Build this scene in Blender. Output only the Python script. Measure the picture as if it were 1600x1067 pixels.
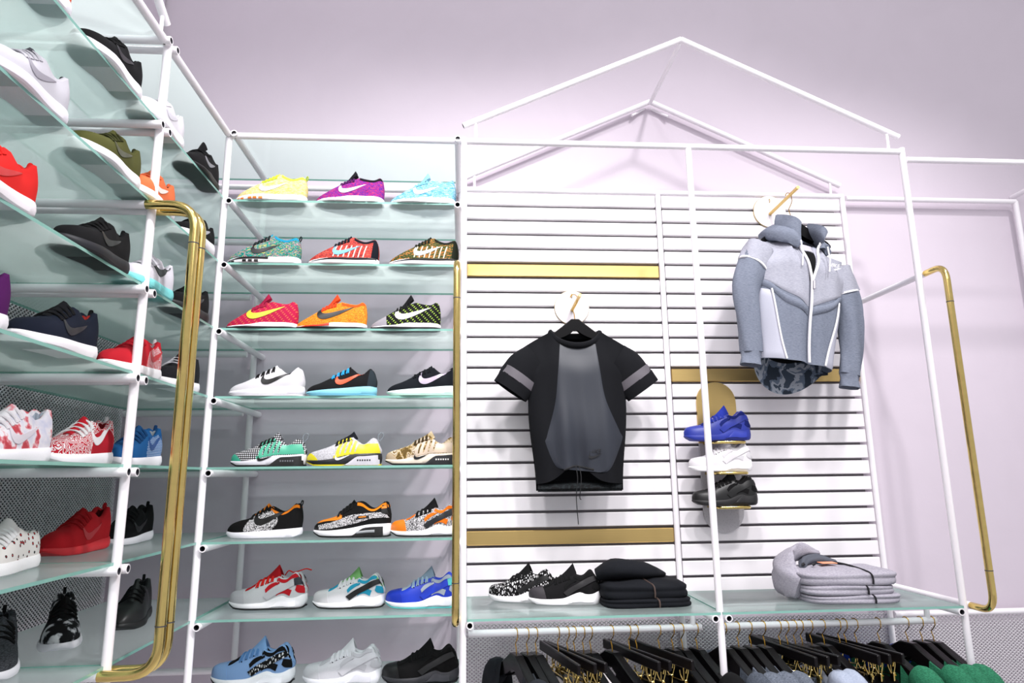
import bpy, math, random
import numpy as np
from mathutils import Vector, Matrix
random.seed(7)
for o in list(bpy.data.objects): bpy.data.objects.remove(o, do_unlink=True)
scene = bpy.context.scene
COL = scene.collection
# ---------------------------------------------------------------- camera
cam = bpy.data.objects.new('camera', bpy.data.cameras.new('camera')); COL.objects.link(cam)
cam.location = (0.8975, -2.4535, 1.5); cam.rotation_euler = (1.7694, 0.0118, -0.0721)
cam.data.sensor_width = 36; cam.data.lens = 1051.9 / 1600 * 36; cam.data.clip_start = 0.05
scene.camera = cam
# ---------------------------------------------------------------- light
world = bpy.data.worlds.new('world'); scene.world = world; world.use_nodes = True
bg = world.node_tree.nodes['Background']; bg.inputs[0].default_value = (0.95, 0.95, 1.0, 1); bg.inputs[1].default_value = 0.62
def spot(x, y, z, tx, ty, tz, power, deg, blend=0.6, size=0.06, col=(1, 0.97, 0.985)):
    l = bpy.data.lights.new('ceiling_spot', 'SPOT'); l.energy = power; l.spot_size = math.radians(deg); l.spot_blend = blend
    l.shadow_soft_size = size; l.color = col
    o = bpy.data.objects.new('ceiling_spot', l); COL.objects.link(o); o.location = (x, y, z)
    o.rotation_euler = (Vector((tx, ty, tz)) - Vector((x, y, z))).to_track_quat('-Z', 'Y').to_euler()
spot(2.2, -2.3, 4.6, 1.9, 0.4, 1.7, 285, 62, 0.9, 0.12)
spot(1.1, -1.7, 4.6, 1.0, 0.4, 1.5, 235, 64, 0.9, 0.12)
spot(3.3, -1.5, 4.6, 2.7, 0.4, 1.3, 225, 62, 0.9, 0.12)
spot(0.2, -2.3, 4.6, 0.3, 0.3, 1.5, 240, 64, 0.9, 0.12)
spot(2.9, -2.2, 4.6, 0.0, -0.8, 1.5, 440, 58, 0.9, 0.12)
al = bpy.data.lights.new('overhead_area_light', 'AREA'); al.energy = 60; al.shape = 'RECTANGLE'; al.size = 4.0; al.size_y = 1.6  # large soft area light, overhead and behind the camera
ao = bpy.data.objects.new('overhead_area_light', al); COL.objects.link(ao); ao.location = (1.4, -3.4, 4.2)
ao.rotation_euler = (Vector((1.4, 0.3, 1.4)) - Vector((1.4, -3.4, 4.2))).to_track_quat('-Z', 'Y').to_euler()
vs = scene.view_settings; vs.view_transform = 'Standard'; vs.look = 'None'; vs.exposure = 0.0; vs.gamma = 1.0; vs.use_curve_mapping = False
# ---------------------------------------------------------------- materials
MATS = {}
def srgb(c):
    if isinstance(c, str):
        c = tuple(int(c[i:i+2], 16) / 255 for i in (0, 2, 4))
    return tuple((v / 12.92 if v <= 0.04045 else ((v + 0.055) / 1.055) ** 2.4) for v in c[:3]) + (1,)
class NT:
    def __init__(s, name):
        s.m = bpy.data.materials.new(name); s.m.use_nodes = True; s.t = s.m.node_tree
        s.b = s.t.nodes['Principled BSDF']; s.out = s.t.nodes['Material Output']
    def n(s, typ, ins=None, **kw):
        nd = s.t.nodes.new(typ)
        for k, v in kw.items(): setattr(nd, k, v)
        for k, v in (ins or {}).items():
            i = nd.inputs[k]
            if hasattr(v, 'is_output') or isinstance(v, bpy.types.NodeSocket): s.t.links.new(v, i)
            else: i.default_value = v
        return nd
    def link(s, a, b): s.t.links.new(a, b)
    def coord(s, scale=(1, 1, 1), rot=(0, 0, 0)):
        c = s.n('ShaderNodeTexCoord')
        return s.n('ShaderNodeMapping', {'Vector': c.outputs['Object'], 'Scale': scale, 'Rotation': rot}).outputs[0]
    def ramp(s, fac, stops, const=True):
        r = s.n('ShaderNodeValToRGB', {'Fac': fac}); e = r.color_ramp
        e.interpolation = 'CONSTANT' if const else 'LINEAR'
        while len(e.elements) < len(stops): e.elements.new(0.5)
        for el, (p, c) in zip(e.elements, stops): el.position = p; el.color = srgb(c)
        return r.outputs[0]
    def bump(s, h, strength=0.3, dist=0.001):
        b = s.n('ShaderNodeBump', {'Height': h, 'Strength': strength, 'Distance': dist})
        s.link(b.outputs[0], s.b.inputs['Normal'])
def plain(name, col, rough=0.5, metal=0.0, noise=0.0, nscale=200, bump=0.0, sheen=0.0, coat=0.0, var=0.06, spec=None):
    key = ('p', name, str(col), rough, metal)
    if key in MATS: return MATS[key]
    t = NT(name); c = srgb(col)
    t.b.inputs['Roughness'].default_value = rough; t.b.inputs['Metallic'].default_value = metal
    if spec is not None: t.b.inputs['Specular IOR Level'].default_value = spec
    if coat: t.b.inputs['Coat Weight'].default_value = coat
    if sheen: t.b.inputs['Sheen Weight'].default_value = sheen
    nz = t.n('ShaderNodeTexNoise', {'Vector': t.coord(), 'Scale': nscale, 'Detail': 3.0})
    mx = t.n('ShaderNodeMix', {'Factor': nz.outputs[0]}, data_type='RGBA')
    mx.inputs[6].default_value = tuple(v * (1 - var) for v in c[:3]) + (1,); mx.inputs[7].default_value = tuple(min(1, v * (1 + var)) for v in c[:3]) + (1,)
    t.link(mx.outputs[2], t.b.inputs['Base Color'])
    if bump: t.bump(nz.outputs[0], bump, 0.001)
    MATS[key] = t.m
    return t.m
def deep(col):      # fabrics photographed in hard light: keep dark dyes truly dark
    c = [int(col[i:i+2], 16) for i in (0, 2, 4)]; m = max(c)
    k = 0.52 if m < 60 else 0.52 + 0.38 * (m - 60) / 100 if m < 160 else 0.90
    return ''.join('%02x' % int(v * k) for v in c)
def cloth(col, name='woven_cloth', rough=0.9): return plain(name, deep(col), rough, bump=0.25, nscale=700, spec=0.2)
def rubber(col): return plain('foam_rubber', deep(col) if col < '60' else col, 0.55, nscale=400, bump=0.05)
def leather(col): return plain('smooth_leather', deep(col), 0.42, nscale=300, bump=0.08)
def pattern(kind, *cols, scale=1.0):
    key = (kind, cols, scale)
    if key in MATS: return MATS[key]
    cols = tuple(deep(c) for c in cols)
    t = NT(kind + '_fabric'); t.b.inputs['Roughness'].default_value = 0.85; t.b.inputs['Specular IOR Level'].default_value = 0.2
    v = t.coord((scale,) * 3)
    if kind == 'knit':      # streaky multi colour knit
        vv = t.coord((70 * scale, 70 * scale, 230 * scale), (0, 0.5, 0))
        nz = t.n('ShaderNodeTexNoise', {'Vector': vv, 'Scale': 1.0, 'Detail': 2.0})
        n = len(cols); stops = [(0 if i == 0 else 0.33 + 0.34 * i / n, c) for i, c in enumerate(cols)]
        c = t.ramp(nz.outputs[0], stops); h = nz.outputs[0]
    elif kind == 'stitch':  # dashed diagonal stitches: base, thread
        w = t.n('ShaderNodeTexWave', {'Vector': t.coord((scale,) * 3, (0, 0.75, 0)), 'Scale': 17.0}, bands_direction='X')
        w2 = t.n('ShaderNodeTexWave', {'Vector': t.coord((scale,) * 3, (0, 0.75, 0)), 'Scale': 36.0}, bands_direction='Z')
        mu = t.n('ShaderNodeMath', {0: w.outputs[1], 1: w2.outputs[1]}, operation='MULTIPLY')
        c = t.ramp(mu.outputs[0], [(0, cols[0]), (0.60, cols[1])]); h = w2.outputs[1]
    elif kind == 'safari':
        nz = t.n('ShaderNodeTexNoise', {'Vector': v, 'Scale': 330.0, 'Detail': 1.0, 'Distortion': 1.2})
        c = t.ramp(nz.outputs[0], [(0, cols[0]), (0.50, cols[1])]); h = nz.outputs[0]
    elif kind == 'dots':
        w = t.n('ShaderNodeTexWave', {'Vector': v, 'Scale': 42.0}, bands_direction='X')
        w2 = t.n('ShaderNodeTexWave', {'Vector': v, 'Scale': 42.0}, bands_direction='Z')
        mu = t.n('ShaderNodeMath', {0: w.outputs[1], 1: w2.outputs[1]}, operation='MULTIPLY')
        c = t.ramp(mu.outputs[0], [(0, cols[0]), (0.28, cols[1])]); h = mu.outputs[0]
    elif kind == 'camo':
        nz = t.n('ShaderNodeTexNoise', {'Vector': v, 'Scale': 45.0, 'Detail': 4.0, 'Distortion': 0.6})
        n = len(cols); c = t.ramp(nz.outputs[0], [(0 if i == 0 else 0.36 + 0.28 * i / n, k) for i, k in enumerate(cols)]); h = nz.outputs[0]
    elif kind == 'swirl':
        nz = t.n('ShaderNodeTexNoise', {'Vector': v, 'Scale': 50.0, 'Detail': 1.0})
        w = t.n('ShaderNodeMath', {0: nz.outputs[0], 1: 70.0}, operation='MULTIPLY')
        s = t.n('ShaderNodeMath', {0: w.outputs[0]}, operation='SINE')
        c = t.ramp(s.outputs[0], [(0, cols[0]), (0.25, cols[1])]); h = nz.outputs[0]
    elif kind == 'splash':  # white with blurry blooms: base, c1, c2
        nz = t.n('ShaderNodeTexNoise', {'Vector': v, 'Scale': 28.0, 'Detail': 3.0})
        n = len(cols); c = t.ramp(nz.outputs[0], [(0 if i == 0 else 0.42 + 0.24 * i / n, k) for i, k in enumerate(cols)], const=False); h = nz.outputs[0]
    elif kind == 'petals':
        vo = t.n('ShaderNodeTexVoronoi', {'Vector': v, 'Scale': 62.0, 'Randomness': 1.0})
        c = t.ramp(vo.outputs['Distance'], [(0, cols[1]), (0.14, cols[2]), (0.26, cols[0])]); h = vo.outputs['Distance']
    elif kind == 'shards':
        vo = t.n('ShaderNodeTexVoronoi', {'Vector': t.coord((scale, scale, 0.45 * scale), (0, 0.9, 0)), 'Scale': 130.0}, feature='DISTANCE_TO_EDGE')
        c = t.ramp(vo.outputs['Distance'], [(0, cols[0]), (0.20, cols[1])]); h = vo.outputs['Distance']
    elif kind == 'brushed':  # satin heather: c0, c1
        nz = t.n('ShaderNodeTexNoise', {'Vector': t.coord((160 * scale, 160 * scale, 900 * scale)), 'Scale': 1.0, 'Detail': 3.0})
        c = t.ramp(nz.outputs[0], [(0.3, cols[0]), (0.7, cols[1])], const=False); h = nz.outputs[0]
    t.link(c, t.b.inputs['Base Color']); t.bump(h, 0.15, 0.0006)
    MATS[key] = t.m
    return t.m
def tube_paint(): return plain('white_powder_coat', 'f4f0f4', 0.38, nscale=60, var=0.015)
M_WHITE = tube_paint()
M_HOLE = plain('dark_tube_inside', '3a3a42', 0.7)
def mk_brass(name, rough, col='c9a54a', stretch=None):
    t = NT(name); t.b.inputs['Metallic'].default_value = 1.0; t.b.inputs['Roughness'].default_value = rough
    sc = stretch or (40, 40, 40)
    nz = t.n('ShaderNodeTexNoise', {'Vector': t.coord(sc), 'Scale': 1.0, 'Detail': 4.0})
    c = srgb(col); mx = t.n('ShaderNodeMix', {'Factor': nz.outputs[0]}, data_type='RGBA')
    mx.inputs[6].default_value = tuple(v * 0.85 for v in c[:3]) + (1,); mx.inputs[7].default_value = tuple(min(1, v * 1.1) for v in c[:3]) + (1,)
    t.link(mx.outputs[2], t.b.inputs['Base Color']); t.bump(nz.outputs[0], 0.1 if stretch else 0.02, 0.0004)
    return t.m
M_BRASS = mk_brass('polished_brass', 0.14, 'e0c67c'); M_BRASS_SAT = mk_brass('brushed_brass', 0.38, 'dcbd7c', (4, 400, 900))
def sheen_factor(t, amount):      # reflectivity rising towards grazing view, the same from both sides of the face
    lw = t.n('ShaderNodeLayerWeight', {'Blend': 0.5}); p = t.n('ShaderNodeMath', {0: lw.outputs['Facing'], 1: 4.0}, operation='POWER')
    return t.n('ShaderNodeMath', {0: p.outputs[0], 1: amount, 2: 0.03}, operation='MULTIPLY_ADD')
def mk_glass():
    t = NT('frosted_glass'); t.t.nodes.remove(t.b)
    nz = t.n('ShaderNodeTexNoise', {'Vector': t.coord(), 'Scale': 300.0})
    tc = t.n('ShaderNodeMix', {'Factor': nz.outputs[0]}, data_type='RGBA')
    tc.inputs[6].default_value = srgb('eef4f2'); tc.inputs[7].default_value = srgb('f2f6f5')
    tl = t.n('ShaderNodeBsdfTranslucent', {'Color': tc.outputs[2]})
    di = t.n('ShaderNodeBsdfDiffuse', {'Color': srgb('d0dedb')})
    tp = t.n('ShaderNodeBsdfTransparent', {'Color': srgb('e2ecea')})
    gl = t.n('ShaderNodeBsdfGlossy', {'Color': (1, 1, 1, 1), 'Roughness': 0.12})
    m1 = t.n('ShaderNodeMixShader', {0: 0.12, 1: tl.outputs[0], 2: di.outputs[0]})
    m2 = t.n('ShaderNodeMixShader', {0: 0.36, 1: m1.outputs[0], 2: tp.outputs[0]})
    fr = sheen_factor(t, 0.35)
    m3 = t.n('ShaderNodeMixShader', {0: fr.outputs[0], 1: m2.outputs[0], 2: gl.outputs[0]})
    t.link(m3.outputs[0], t.out.inputs[0]); return t.m
M_GLASS = mk_glass()
def mk_clear():
    t = NT('clear_glass_face'); t.t.nodes.remove(t.b)
    nz = t.n('ShaderNodeTexNoise', {'Vector': t.coord(), 'Scale': 200.0}); tc = t.n('ShaderNodeMix', {'Factor': nz.outputs[0]}, data_type='RGBA')
    tc.inputs[6].default_value = srgb('e9f3f0'); tc.inputs[7].default_value = srgb('edf5f2')
    tp = t.n('ShaderNodeBsdfTransparent', {'Color': tc.outputs[2]}); gl = t.n('ShaderNodeBsdfGlossy', {'Color': (1, 1, 1, 1), 'Roughness': 0.08}); fr = sheen_factor(t, 0.15)
    m = t.n('ShaderNodeMixShader', {0: fr.outputs[0], 1: tp.outputs[0], 2: gl.outputs[0]}); t.link(m.outputs[0], t.out.inputs[0]); return t.m
M_CLEAR = mk_clear()
M_GEDGE = plain('green_glass_edge', '7fb0a4', 0.15, nscale=30)
def mk_wall(name, col):
    t = NT(name); t.b.inputs['Roughness'].default_value = 0.75
    v = t.coord((1, 1, 1))
    n1 = t.n('ShaderNodeTexNoise', {'Vector': v, 'Scale': 3.0, 'Detail': 6.0, 'Distortion': 1.5})
    n2 = t.n('ShaderNodeTexNoise', {'Vector': v, 'Scale': 60.0, 'Detail': 3.0})
    c = srgb(col); mx = t.n('ShaderNodeMix', {'Factor': n1.outputs[0]}, data_type='RGBA')
    mx.inputs[6].default_value = tuple(x * 0.96 for x in c[:3]) + (1,); mx.inputs[7].default_value = tuple(min(1, x * 1.03) for x in c[:3]) + (1,)
    t.link(mx.outputs[2], t.b.inputs['Base Color'])
    ad = t.n('ShaderNodeMath', {0: n1.outputs[0], 1: n2.outputs[0]}, operation='MULTIPLY_ADD'); ad.inputs[2].default_value = 0
    t.bump(ad.outputs[0], 0.15, 0.004); return t.m
M_WALL = mk_wall('trowelled_plaster', 'd3c8d3'); M_SLAT = plain('white_lacquer', 'f0ecef', 0.35, nscale=20, var=0.01)
# ---------------------------------------------------------------- mesh helpers
def empty(name, loc=(0, 0, 0), rot=(0, 0, 0)):
    o = bpy.data.objects.new(name, None); COL.objects.link(o); o.location = loc; o.rotation_euler = rot; o.empty_display_size = 0.05
    return o
def tag(o, label=None, cat=None, group=None, kind=None):
    if label: o['label'] = label
    if cat: o['category'] = cat
    if group: o['group'] = group
    if kind: o['kind'] = kind
    return o
def Vn(a): return np.array(a, float)
class MB:
    def __init__(s): s.v = []; s.f = []; s.mi = []; s.k = 0
    def add(s, vs, fs, mi=0):
        b = len(s.v); s.v.extend([tuple(map(float, p)) for p in vs]); s.f.extend([tuple(i + b for i in f) for f in fs]); s.mi.extend([mi] * len(fs))
        return b
    def box(s, c, d, mi=0, bev=0.0, rot=None):
        hx, hy, hz = d[0] / 2, d[1] / 2, d[2] / 2
        if bev <= 0:
            P = [(x, y, z) for x in (-hx, hx) for y in (-hy, hy) for z in (-hz, hz)]
            F = [(0, 1, 3, 2), (4, 6, 7, 5), (0, 4, 5, 1), (2, 3, 7, 6), (0, 2, 6, 4), (1, 5, 7, 3)]
        else:       # chamfered: three vertices for every corner
            P = []; idx = {}
            for sx in (-1, 1):
                for sy in (-1, 1):
                    for sz in (-1, 1):
                        for a in range(3):
                            q = [sx * hx, sy * hy, sz * hz]
                            for b in range(3):
                                if b != a: q[b] -= (sx, sy, sz)[b] * bev
                            idx[(sx, sy, sz, a)] = len(P); P.append(tuple(q))
            F = []; g = lambda sx, sy, sz, a: idx[(sx, sy, sz, a)]
            for sg in (-1, 1):
                F.append([g(sg, -1, -1, 0), g(sg, 1, -1, 0), g(sg, 1, 1, 0), g(sg, -1, 1, 0)][::sg])
                F.append([g(-1, sg, -1, 1), g(-1, sg, 1, 1), g(1, sg, 1, 1), g(1, sg, -1, 1)][::sg])
                F.append([g(-1, -1, sg, 2), g(1, -1, sg, 2), g(1, 1, sg, 2), g(-1, 1, sg, 2)][::sg])
            for a, b2 in ((-1, -1), (-1, 1), (1, -1), (1, 1)):
                F.append([g(-1, a, b2, 1), g(1, a, b2, 1), g(1, a, b2, 2), g(-1, a, b2, 2)])
                F.append([g(a, -1, b2, 0), g(a, 1, b2, 0), g(a, 1, b2, 2), g(a, -1, b2, 2)])
                F.append([g(a, b2, -1, 0), g(a, b2, 1, 0), g(a, b2, 1, 1), g(a, b2, -1, 1)])
            for sx in (-1, 1):
                for sy in (-1, 1):
                    for sz in (-1, 1): F.append([g(sx, sy, sz, 0), g(sx, sy, sz, 1), g(sx, sy, sz, 2)])
        if rot is not None: P = [tuple(rot @ Vector(p)) for p in P]
        s.add([(p[0] + c[0], p[1] + c[1], p[2] + c[2]) for p in P], F, mi); return s
    def grid(s, G, closed_u=False, closed_v=False, mi=0, flip=False):
        G = np.asarray(G); nu, nv = G.shape[:2]; F = []
        for i in range(nu if closed_u else nu - 1):
            for j in range(nv if closed_v else nv - 1):
                a, b = i, (i + 1) % nu; c, d = j, (j + 1) % nv
                q = (a * nv + c, b * nv + c, b * nv + d, a * nv + d); F.append(q[::-1] if flip else q)
        s.add(G.reshape(-1, 3), F, mi); return s
    def sweep(s, path, r, n=10, mi=0, caps=True, hollow=(False, False), sec=None, hole_mi=1):
        P = [Vector(p) for p in path]; N = len(P); rr = r if hasattr(r, '__len__') else [r] * N
        tang = []
        for i in range(N):
            a = P[max(0, i - 1)]; b = P[min(N - 1, i + 1)]; t = (b - a)
            tang.append(t.normalized() if t.length > 1e-9 else Vector((0, 0, 1)))
        up = Vector((0, 0, 1)) if abs(tang[0].z) < 0.9 else Vector((1, 0, 0))
        x = tang[0].cross(up).normalized(); rings = []
        for i in range(N):
            x = (x - tang[i] * x.dot(tang[i])).normalized(); y = tang[i].cross(x); ring = []
            for k in range(n):
                a = 2 * math.pi * k / n; ca, sa = math.cos(a), math.sin(a)
                if sec: ca *= sec[0]; sa *= sec[1]
                ring.append(tuple(P[i] + (x * ca + y * sa) * rr[i]))
            rings.append(ring)
        b0 = s.add([q for rg in rings for q in rg], [(i * n + k, i * n + (k + 1) % n, (i + 1) * n + (k + 1) % n, (i + 1) * n + k) for i in range(N - 1) for k in range(n)], mi)
        for e, hl in ((0, hollow[0]), (N - 1, hollow[1])):
            if hl:
                d = tang[e] * (1 if e == 0 else -1); c = P[e]
                inner = [tuple(c + (Vector(q) - c) * 0.72) for q in rings[e]]; deep = [tuple(Vector(q) + d * 0.05) for q in inner]
                b = s.add(list(rings[e]) + inner, [], mi)
                fs = [(b + k, b + (k + 1) % n, b + n + (k + 1) % n, b + n + k) for k in range(n)]; s.f.extend(fs); s.mi.extend([mi] * n)
                b = s.add(inner + deep, [(k, (k + 1) % n, n + (k + 1) % n, n + k) for k in range(n)] + [tuple(n + k for k in range(n))], hole_mi)
            elif caps: s.f.append(tuple(b0 + e * n + k for k in range(n))); s.mi.append(mi)
        return s
    def build(s, name, mats, parent=None, smooth=True, sharp=40):
        me = bpy.data.meshes.new(name); me.from_pydata(s.v, [], s.f)
        if not isinstance(mats, (list, tuple)): mats = [mats]
        for m in mats: me.materials.append(m)
        if any(s.mi): me.polygons.foreach_set('material_index', s.mi)
        if smooth:
            me.polygons.foreach_set('use_smooth', [True] * len(me.polygons))
            try: me.set_sharp_from_angle(angle=math.radians(sharp))
            except Exception: pass
        me.update()
        o = bpy.data.objects.new(name, me); COL.objects.link(o)
        if parent is not None: o.parent = parent
        return o
def fillet(path, r, n=6):
    P = [Vector(p) for p in path]; out = [P[0]]
    for i in range(1, len(P) - 1):
        a, b, c = P[i - 1], P[i], P[i + 1]; d1 = (a - b).normalized(); d2 = (c - b).normalized()
        p0 = b + d1 * r; p1 = b + d2 * r
        for k in range(n + 1):
            t = k / n; out.append(p0 * (1 - t) ** 2 + b * 2 * t * (1 - t) + p1 * t * t)
    out.append(P[-1]); return out
def cat(pts, n=40):         # smooth open curve through points (Catmull-Rom), n samples
    P = np.array(pts, float); P = np.vstack([2 * P[0] - P[1], P, 2 * P[-1] - P[-2]]); m = len(P) - 3; out = []
    for k in range(n):
        t = k / (n - 1) * m; i = min(int(t), m - 1); t -= i
        a, b, c, d = P[i:i + 4]
        out.append(0.5 * ((2 * b) + (c - a) * t + (2 * a - 5 * b + 4 * c - d) * t * t + (3 * b - a - 3 * c + d) * t ** 3))
    return np.array(out)
def tubeobj(name, path, parent, r=0.0125, hollow=(False, False), mat=None, n=14, **kw):
    mb = MB(); mb.sweep(path, r, n, hollow=hollow, **kw); return mb.build(name, [mat or M_WHITE, M_HOLE], parent)
# ---------------------------------------------------------------- setting
def struct(name, mb, mat):
    o = mb.build(name, mat, smooth=False); o['kind'] = 'structure'; return o
WY = 0.52; WX = -0.53
struct('wall_back', MB().box((1.9, WY + 0.06, 2.4), (5.2, 0.12, 4.8)), M_WALL)
struct('wall_left', MB().box((WX - 0.06, -1.7, 2.4), (0.12, 4.4, 4.8)), M_WALL)
struct('floor', MB().box((1.9, -1.7, -0.05), (5.2, 4.56, 0.1)), mk_wall('pale_concrete', 'c9c6c8'))
LV = [2.80, 2.525, 2.275, 2.025, 1.775, 1.525, 1.275, 1.025, 0.775, 0.525]
BX, CX, DX, EY, FY, BY = 0.9, 1.803, 2.707, -0.552, -1.452, 0.475
R = 0.0125
# side shelving frame along the left wall
wing = tag(empty('side_shelving_frame', (0, EY, 0)), 'white tubular shelving frame along the left wall with paired brass handle tubes', 'shelving frame')
def WT(name, a, b, parent=wing, base=(0, EY, 0), **kw):
    path = [tuple(p[i] - base[i] for i in range(3)) for p in (a, b)]; return tubeobj(name, path, parent, **kw)
WT('post', (0, EY, 0), (0, EY, 2.815)); WT('post', (0, FY, 0), (0, FY, 2.815))
WT('top_rail', (0, FY - 0.1, 2.80), (0, -0.014, 2.80))
WT('post', (WX + 0.05, EY, 0), (WX + 0.05, EY, 2.80)); WT('post', (WX + 0.05, FY, 0), (WX + 0.05, FY, 2.80))
for z in LV:
    for yy in (EY - 0.024, EY + 0.024, FY + 0.024):
        if z in (2.275, 1.025) and yy > -1.2:
            continue
        WT('shelf_tube', (0.02, yy, z), (WX + 0.04, yy, z), hollow=(True, False))
    if z < 2.8: WT('shelf_tube', (WX + 0.03, BY - 0.03, z), (-0.02, BY - 0.03, z))
for yy in (EY - 0.024, EY + 0.024):        # brass handles continue the tubes of two levels
    WT('shelf_tube', (-0.005, yy, 2.275), (WX + 0.04, yy, 2.275)); WT('shelf_tube', (-0.005, yy, 1.025), (WX + 0.04, yy, 1.025))
    path = fillet([(-0.005, yy - EY, 2.275), (0.135, yy - EY, 2.275), (0.135, yy - EY, 1.025), (-0.005, yy - EY, 1.025)], 0.075, 8)
    h = tubeobj('brass_handle', path, wing, r=0.0135, mat=M_BRASS, n=18); h['label'] = 'polished brass handle tube bent down from a shelf tube'
    for zz in (2.16, 1.14): tubeobj('brass_joint', [(0.135, yy - EY, zz - 0.0015), (0.135, yy - EY, zz + 0.0015)], h, r=0.0142, mat=M_HOLE, n=18)
# its gable on top
WT('gable_tube', (0, -0.575, 2.855), (0, -1.02, 3.10), hollow=(True, False)); WT('gable_tube', (0, -1.02, 3.10), (0, -1.47, 2.86), hollow=(False, True))
WT('strut', (0, -0.605, 2.81), (0, -0.605, 2.872), r=0.006); WT('strut', (0, -1.43, 2.81), (0, -1.43, 2.88), r=0.006)
# shoe shelving frame on the back wall
rack = tag(empty('shoe_shelving_frame', (0, 0, 0)), 'white tubular shelving frame on the back wall holding three sneakers a shelf', 'shelving frame')
def RT(name, a, b, **kw): return tubeobj(name, [a, b], rack, **kw)
RT('post', (0, 0, 0), (0, 0, 2.79)); RT('post', (BX, 0, 0), (BX, 0, 2.812))
RT('post', (0.0, BY, 0), (0.0, BY, 2.815)); RT('post', (BX - 0.012, BY, 0), (BX - 0.012, BY, 2.79))
RT('top_rail', (-0.006, 0, 2.80), (BX - 0.01, 0, 2.80)); RT('top_rail', (-0.50, BY, 2.80), (BX, BY, 2.80))
for z in LV:
    RT('shelf_tube', (0.024, -0.022, z), (0.024, WY - 0.002, z), hollow=(True, False))
    if z != 2.275 and z != 1.025: RT('shelf_tube', (BX - 0.024, -0.022, z), (BX - 0.024, WY - 0.002, z), hollow=(True, False))
    else: RT('shelf_tube', (BX - 0.024, -0.005, z), (BX - 0.024, WY - 0.002, z))
def brass_front(x, parent):
    path = fillet([(x, -0.005, 2.275), (x, -0.115, 2.275), (x, -0.115, 1.025), (x, -0.005, 1.025)], 0.06, 8)
    h = tubeobj('brass_handle', path, parent, r=0.0125, mat=M_BRASS, n=18); h['label'] = 'polished brass handle tube bent down from a shelf tube'
    for zz in (2.13, 1.16): tubeobj('brass_joint', [(x, -0.115, zz - 0.0015), (x, -0.115, zz + 0.0015)], h, r=0.0132, mat=M_HOLE, n=18)
brass_front(BX - 0.024, rack)
# gable display frame
gab = tag(empty('gable_display_frame', (CX, 0, 0)), 'white tubular display frame topped by a house-shaped gable', 'display frame')
def GT(name, a, b, parent=gab, **kw):
    return tubeobj(name, [tuple(p[i] - (CX, 0, 0)[i] for i in range(3)) for p in (a, b)], parent, **kw)
GT('post', (CX, 0, 0), (CX, 0, 2.79)); GT('post', (DX, 0, 0), (DX, 0, 2.815))
GT('top_rail', (BX + 0.01, 0, 2.80), (DX - 0.005, 0, 2.80))
for y, lx, rx in ((0, BX - 0.003, DX - 0.005), (BY, BX - 0.0, DX + 0.012)):
    GT('gable_tube', (lx, y, 2.865), (CX, y, 3.285), hollow=(True, False)); GT('gable_tube', (CX, y, 3.285), (rx, y, 2.865), hollow=(False, True))
    GT('strut', (lx + 0.05, y, 2.81), (lx + 0.05, y, 2.885), r=0.006); GT('strut', (rx - 0.05, y, 2.81), (rx - 0.05, y, 2.885), r=0.006)
GT('ridge_tube', (CX, 0.005, 3.275), (CX, BY - 0.005, 3.275), r=0.009)
for a in (-0.09, 0.09): GT('wall_bracket', (CX + a, BY + 0.008, 3.285 - abs(a) * 0.465 - 0.03), (CX + a * 0.2, WY - 0.001, 3.27), r=0.006)
GT('back_rail', (BX + 0.015, BY, 2.81), (DX + 0.02, BY, 2.81))
GT('post', (CX + 0.012, BY, 1.0), (CX + 0.012, BY, 2.80)); GT('post', (DX + 0.015, BY, 0), (DX + 0.015, BY, 2.80)); GT('post', (CX + 0.012, BY + 0.0, 0), (CX + 0.012, BY, 1.0))
ZS = 1.007
for x in (BX + 0.024, CX - 0.024, CX + 0.024, DX - 0.024): GT('shelf_tube', (x, -0.022, ZS), (x, WY - 0.002, ZS), hollow=(True, False))
GT('shelf_tube', (DX + 0.027, -0.005, 2.275), (DX + 0.027, BY + 0.02, 2.275))
sub = empty('x'); bpy.data.objects.remove(sub)
path = fillet([(DX + 0.027 - CX, -0.005, 2.275), (DX + 0.027 - CX, -0.115, 2.275), (DX + 0.027 - CX, -0.115, 1.025), (DX + 0.027 - CX, -0.005, 1.025)], 0.06, 8)
h = tubeobj('brass_handle', path, gab, r=0.0125, mat=M_BRASS, n=18); h['label'] = 'polished brass handle tube bent down from a shelf tube'
for zz in (2.13, 1.16): tubeobj('brass_joint', [(DX + 0.027 - CX, -0.115, zz - 0.0015), (DX + 0.027 - CX, -0.115, zz + 0.0015)], h, r=0.0132, mat=M_HOLE, n=18)
GT('shelf_tube', (DX + 0.027, -0.005, 1.025), (DX + 0.027, WY - 0.002, 1.025))
for x0, x1 in ((BX + 0.02, CX - 0.03), (CX + 0.03, DX - 0.03)):
    GT('front_rail', (x0, 0.12, ZS), (x1, 0.12, ZS)); GT('hanging_rail', (x0, 0.12, 0.952), (x1, 0.12, 0.952))
    for xx in (x0 + 0.01, x1 - 0.03): GT('strut', (xx, 0.12, 0.955), (xx, 0.12, ZS), r=0.010)
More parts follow.
